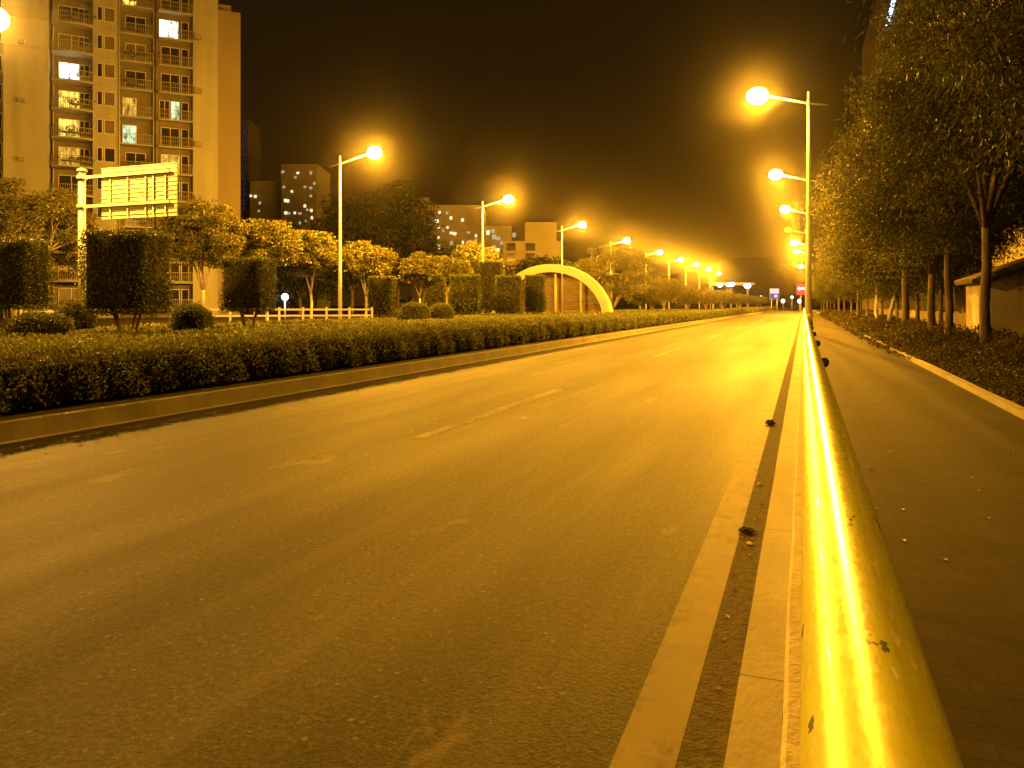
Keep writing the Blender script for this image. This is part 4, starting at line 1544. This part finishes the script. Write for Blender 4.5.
zs = z0 + (z1 - z0) * .52
mb_ = MB(); mb_.box(-hw * .95, hw * .95, -.05, -.003, zs, z1 - .1); mb_.build('poster', M['board_white'], bb)
mb_ = MB(); mb_.box(-hw * .95, hw * .95, -.05, -.003, z0 + .1, zs - .02); mb_.build('poster', M['board_blue'], bb, 'blue lower part')
mb_ = MB(); mb_.box(-hw * .1, hw * .6, -.08, -.053, z0 + .5, zs - .4); mb_.build('picture', M['board_white'], bb)
for xx in (-hw * .6, hw * .6):
    mb_ = MB(); mb_.tube([(xx, .15, 0), (xx, .15, z0)], .1, 8); mb_.build('post', M['pole'], bb)
d = 190
px, py = W(801, d)
rs = thing('arrow_sign', 'red backlit sign with a white arrow pointing left beside the far road', 'road sign', (px, py, 0), TH)
z0, z1 = ZV(295, d), ZV(284, d)
hw = 4.6 / F * d
mb_ = MB(); mb_.box(-hw, hw, 0, .25, z0, z1); mb_.build('panel', M['red_sign'], rs)
zm = ZV(288.5, d)
mb_ = MB()
mb_.add([(-hw * .9, -.04, zm), (-hw * .3, -.04, zm - .6), (-hw * .3, -.04, zm - .25), (hw * .8, -.04, zm - .25), (hw * .8, -.04, zm + .25), (-hw * .3, -.04, zm + .25), (-hw * .3, -.04, zm + .6)], [(0, 1, 2, 3, 4, 5, 6)])
mb_.build('arrow', M['sign_white'], rs)
mb_ = MB(); mb_.tube([(0, .12, 0), (0, .12, z0)], .12, 8); mb_.build('post', M['pole'], rs)

# ------------------------------------------------------------------ litter
def ground_at(u, v, z):
    d_ = (H - z) * F / (v - HZ)
    x_, y_ = W(u, d_)
    return x_, y_


def leaf_litter_mesh(rng_, L, mat):
    mb_ = MB()
    vs_ = [(-L * .5, 0, .004), (-L * .15, L * .2, .012), (L * .25, L * .16, .02), (L * .5, 0, .008), (L * .25, -L * .17, .004), (-L * .15, -L * .2, .016), (0, 0, .003)]
    vs_ = [(a_, b_, c_ * .35) for a_, b_, c_ in vs_]
    mb_.add(vs_, [(6, 0, 1), (6, 1, 2), (6, 2, 3), (6, 3, 4), (6, 4, 5), (6, 5, 0)])
    return mb_.mesh('fallen_leaf', mat)


lmd = [leaf_litter_mesh(None, .048, M['dead_leaf']), leaf_litter_mesh(None, .042, M['pale_leaf'])]
rr = random.Random(21)
spots = [(878, 404), (867, 438), (872, 470), (876, 509), (903, 510), (926, 484), (972, 478), (978, 491), (988, 519), (904, 541), (848, 385), (862, 378), (1012, 451), (870, 383), (890, 452), (840, 372), (945, 560)]
for i, (u, v) in enumerate(spots):
    x_, y_ = ground_at(u, v, .15)
    if x_ < .2:
        continue
    o = link('fallen_leaf', lmd[1 if i % 3 == 0 or 4 <= i <= 8 else 0])
    o.location = (x_, y_, .153)
    o.rotation_euler = (rr.uniform(-.15, .15), rr.uniform(-.15, .15), rr.uniform(0, 6.28))
    tag(o, 'dry fallen leaf lying on the dark brick footpath', 'leaf', 'fallen leaves on the footpath')
for i, (u, v) in enumerate([(758, 486), (752, 540), (744, 548), (750, 556), (756, 470), (771, 449), (735, 590), (728, 618), (762, 505), (747, 528), (741, 538), (754, 520), (733, 575), (766, 462), (724, 640), (718, 690)]):
    x_, y_ = ground_at(u, v, .0)
    o = link('fallen_leaf', lmd[i % 2])
    o.location = (x_, y_, .007)
    o.rotation_euler = (rr.uniform(-.15, .15), rr.uniform(-.15, .15), rr.uniform(0, 6.28))
    o.scale = (.8, .8, .8)
    tag(o, 'dry leaf in the dirty gutter between edge line and kerb', 'leaf', 'fallen leaves in the gutter')


def crumple(name, r_, mat, loc, label, cat, flat=.5, jit=.3):
    mb_ = MB()
    mb_.ball((0, 0, r_ * flat * .9), r_, 12, 8, (1.2, 1, flat), jit)
    mb_.smooth = [False] * len(mb_.smooth)
    o = mb_.build(name, mat)
    o.location = loc
    o.rotation_euler = (0, 0, rr.uniform(0, 6))
    return tag(o, label, cat)


x_, y_ = ground_at(770, 425, 0); crumple('dirt_clod', .06, M['clod'], (x_, y_, .004), 'dark clod of dirt on the edge line beside the kerb', 'dirt clod', .5, .35)
x_, y_ = ground_at(747, 533, 0); crumple('dirt_clod', .05, M['clod'], (x_, y_, .004), 'flat dark clump of dirt in the gutter beside the paper scrap', 'dirt clod', .3, .4)
x_, y_ = ground_at(750, 545, 0); crumple('paper_scrap', .016, M['paper'], (x_, y_, .004), 'crumpled white paper scrap in the gutter nearest the viewer', 'litter', .5, .35)
x_, y_ = ground_at(759, 485, 0); crumple('paper_scrap', .015, M['paper'], (x_, y_, .004), 'small white paper scrap in the gutter farther from the viewer', 'litter', .5, .35)
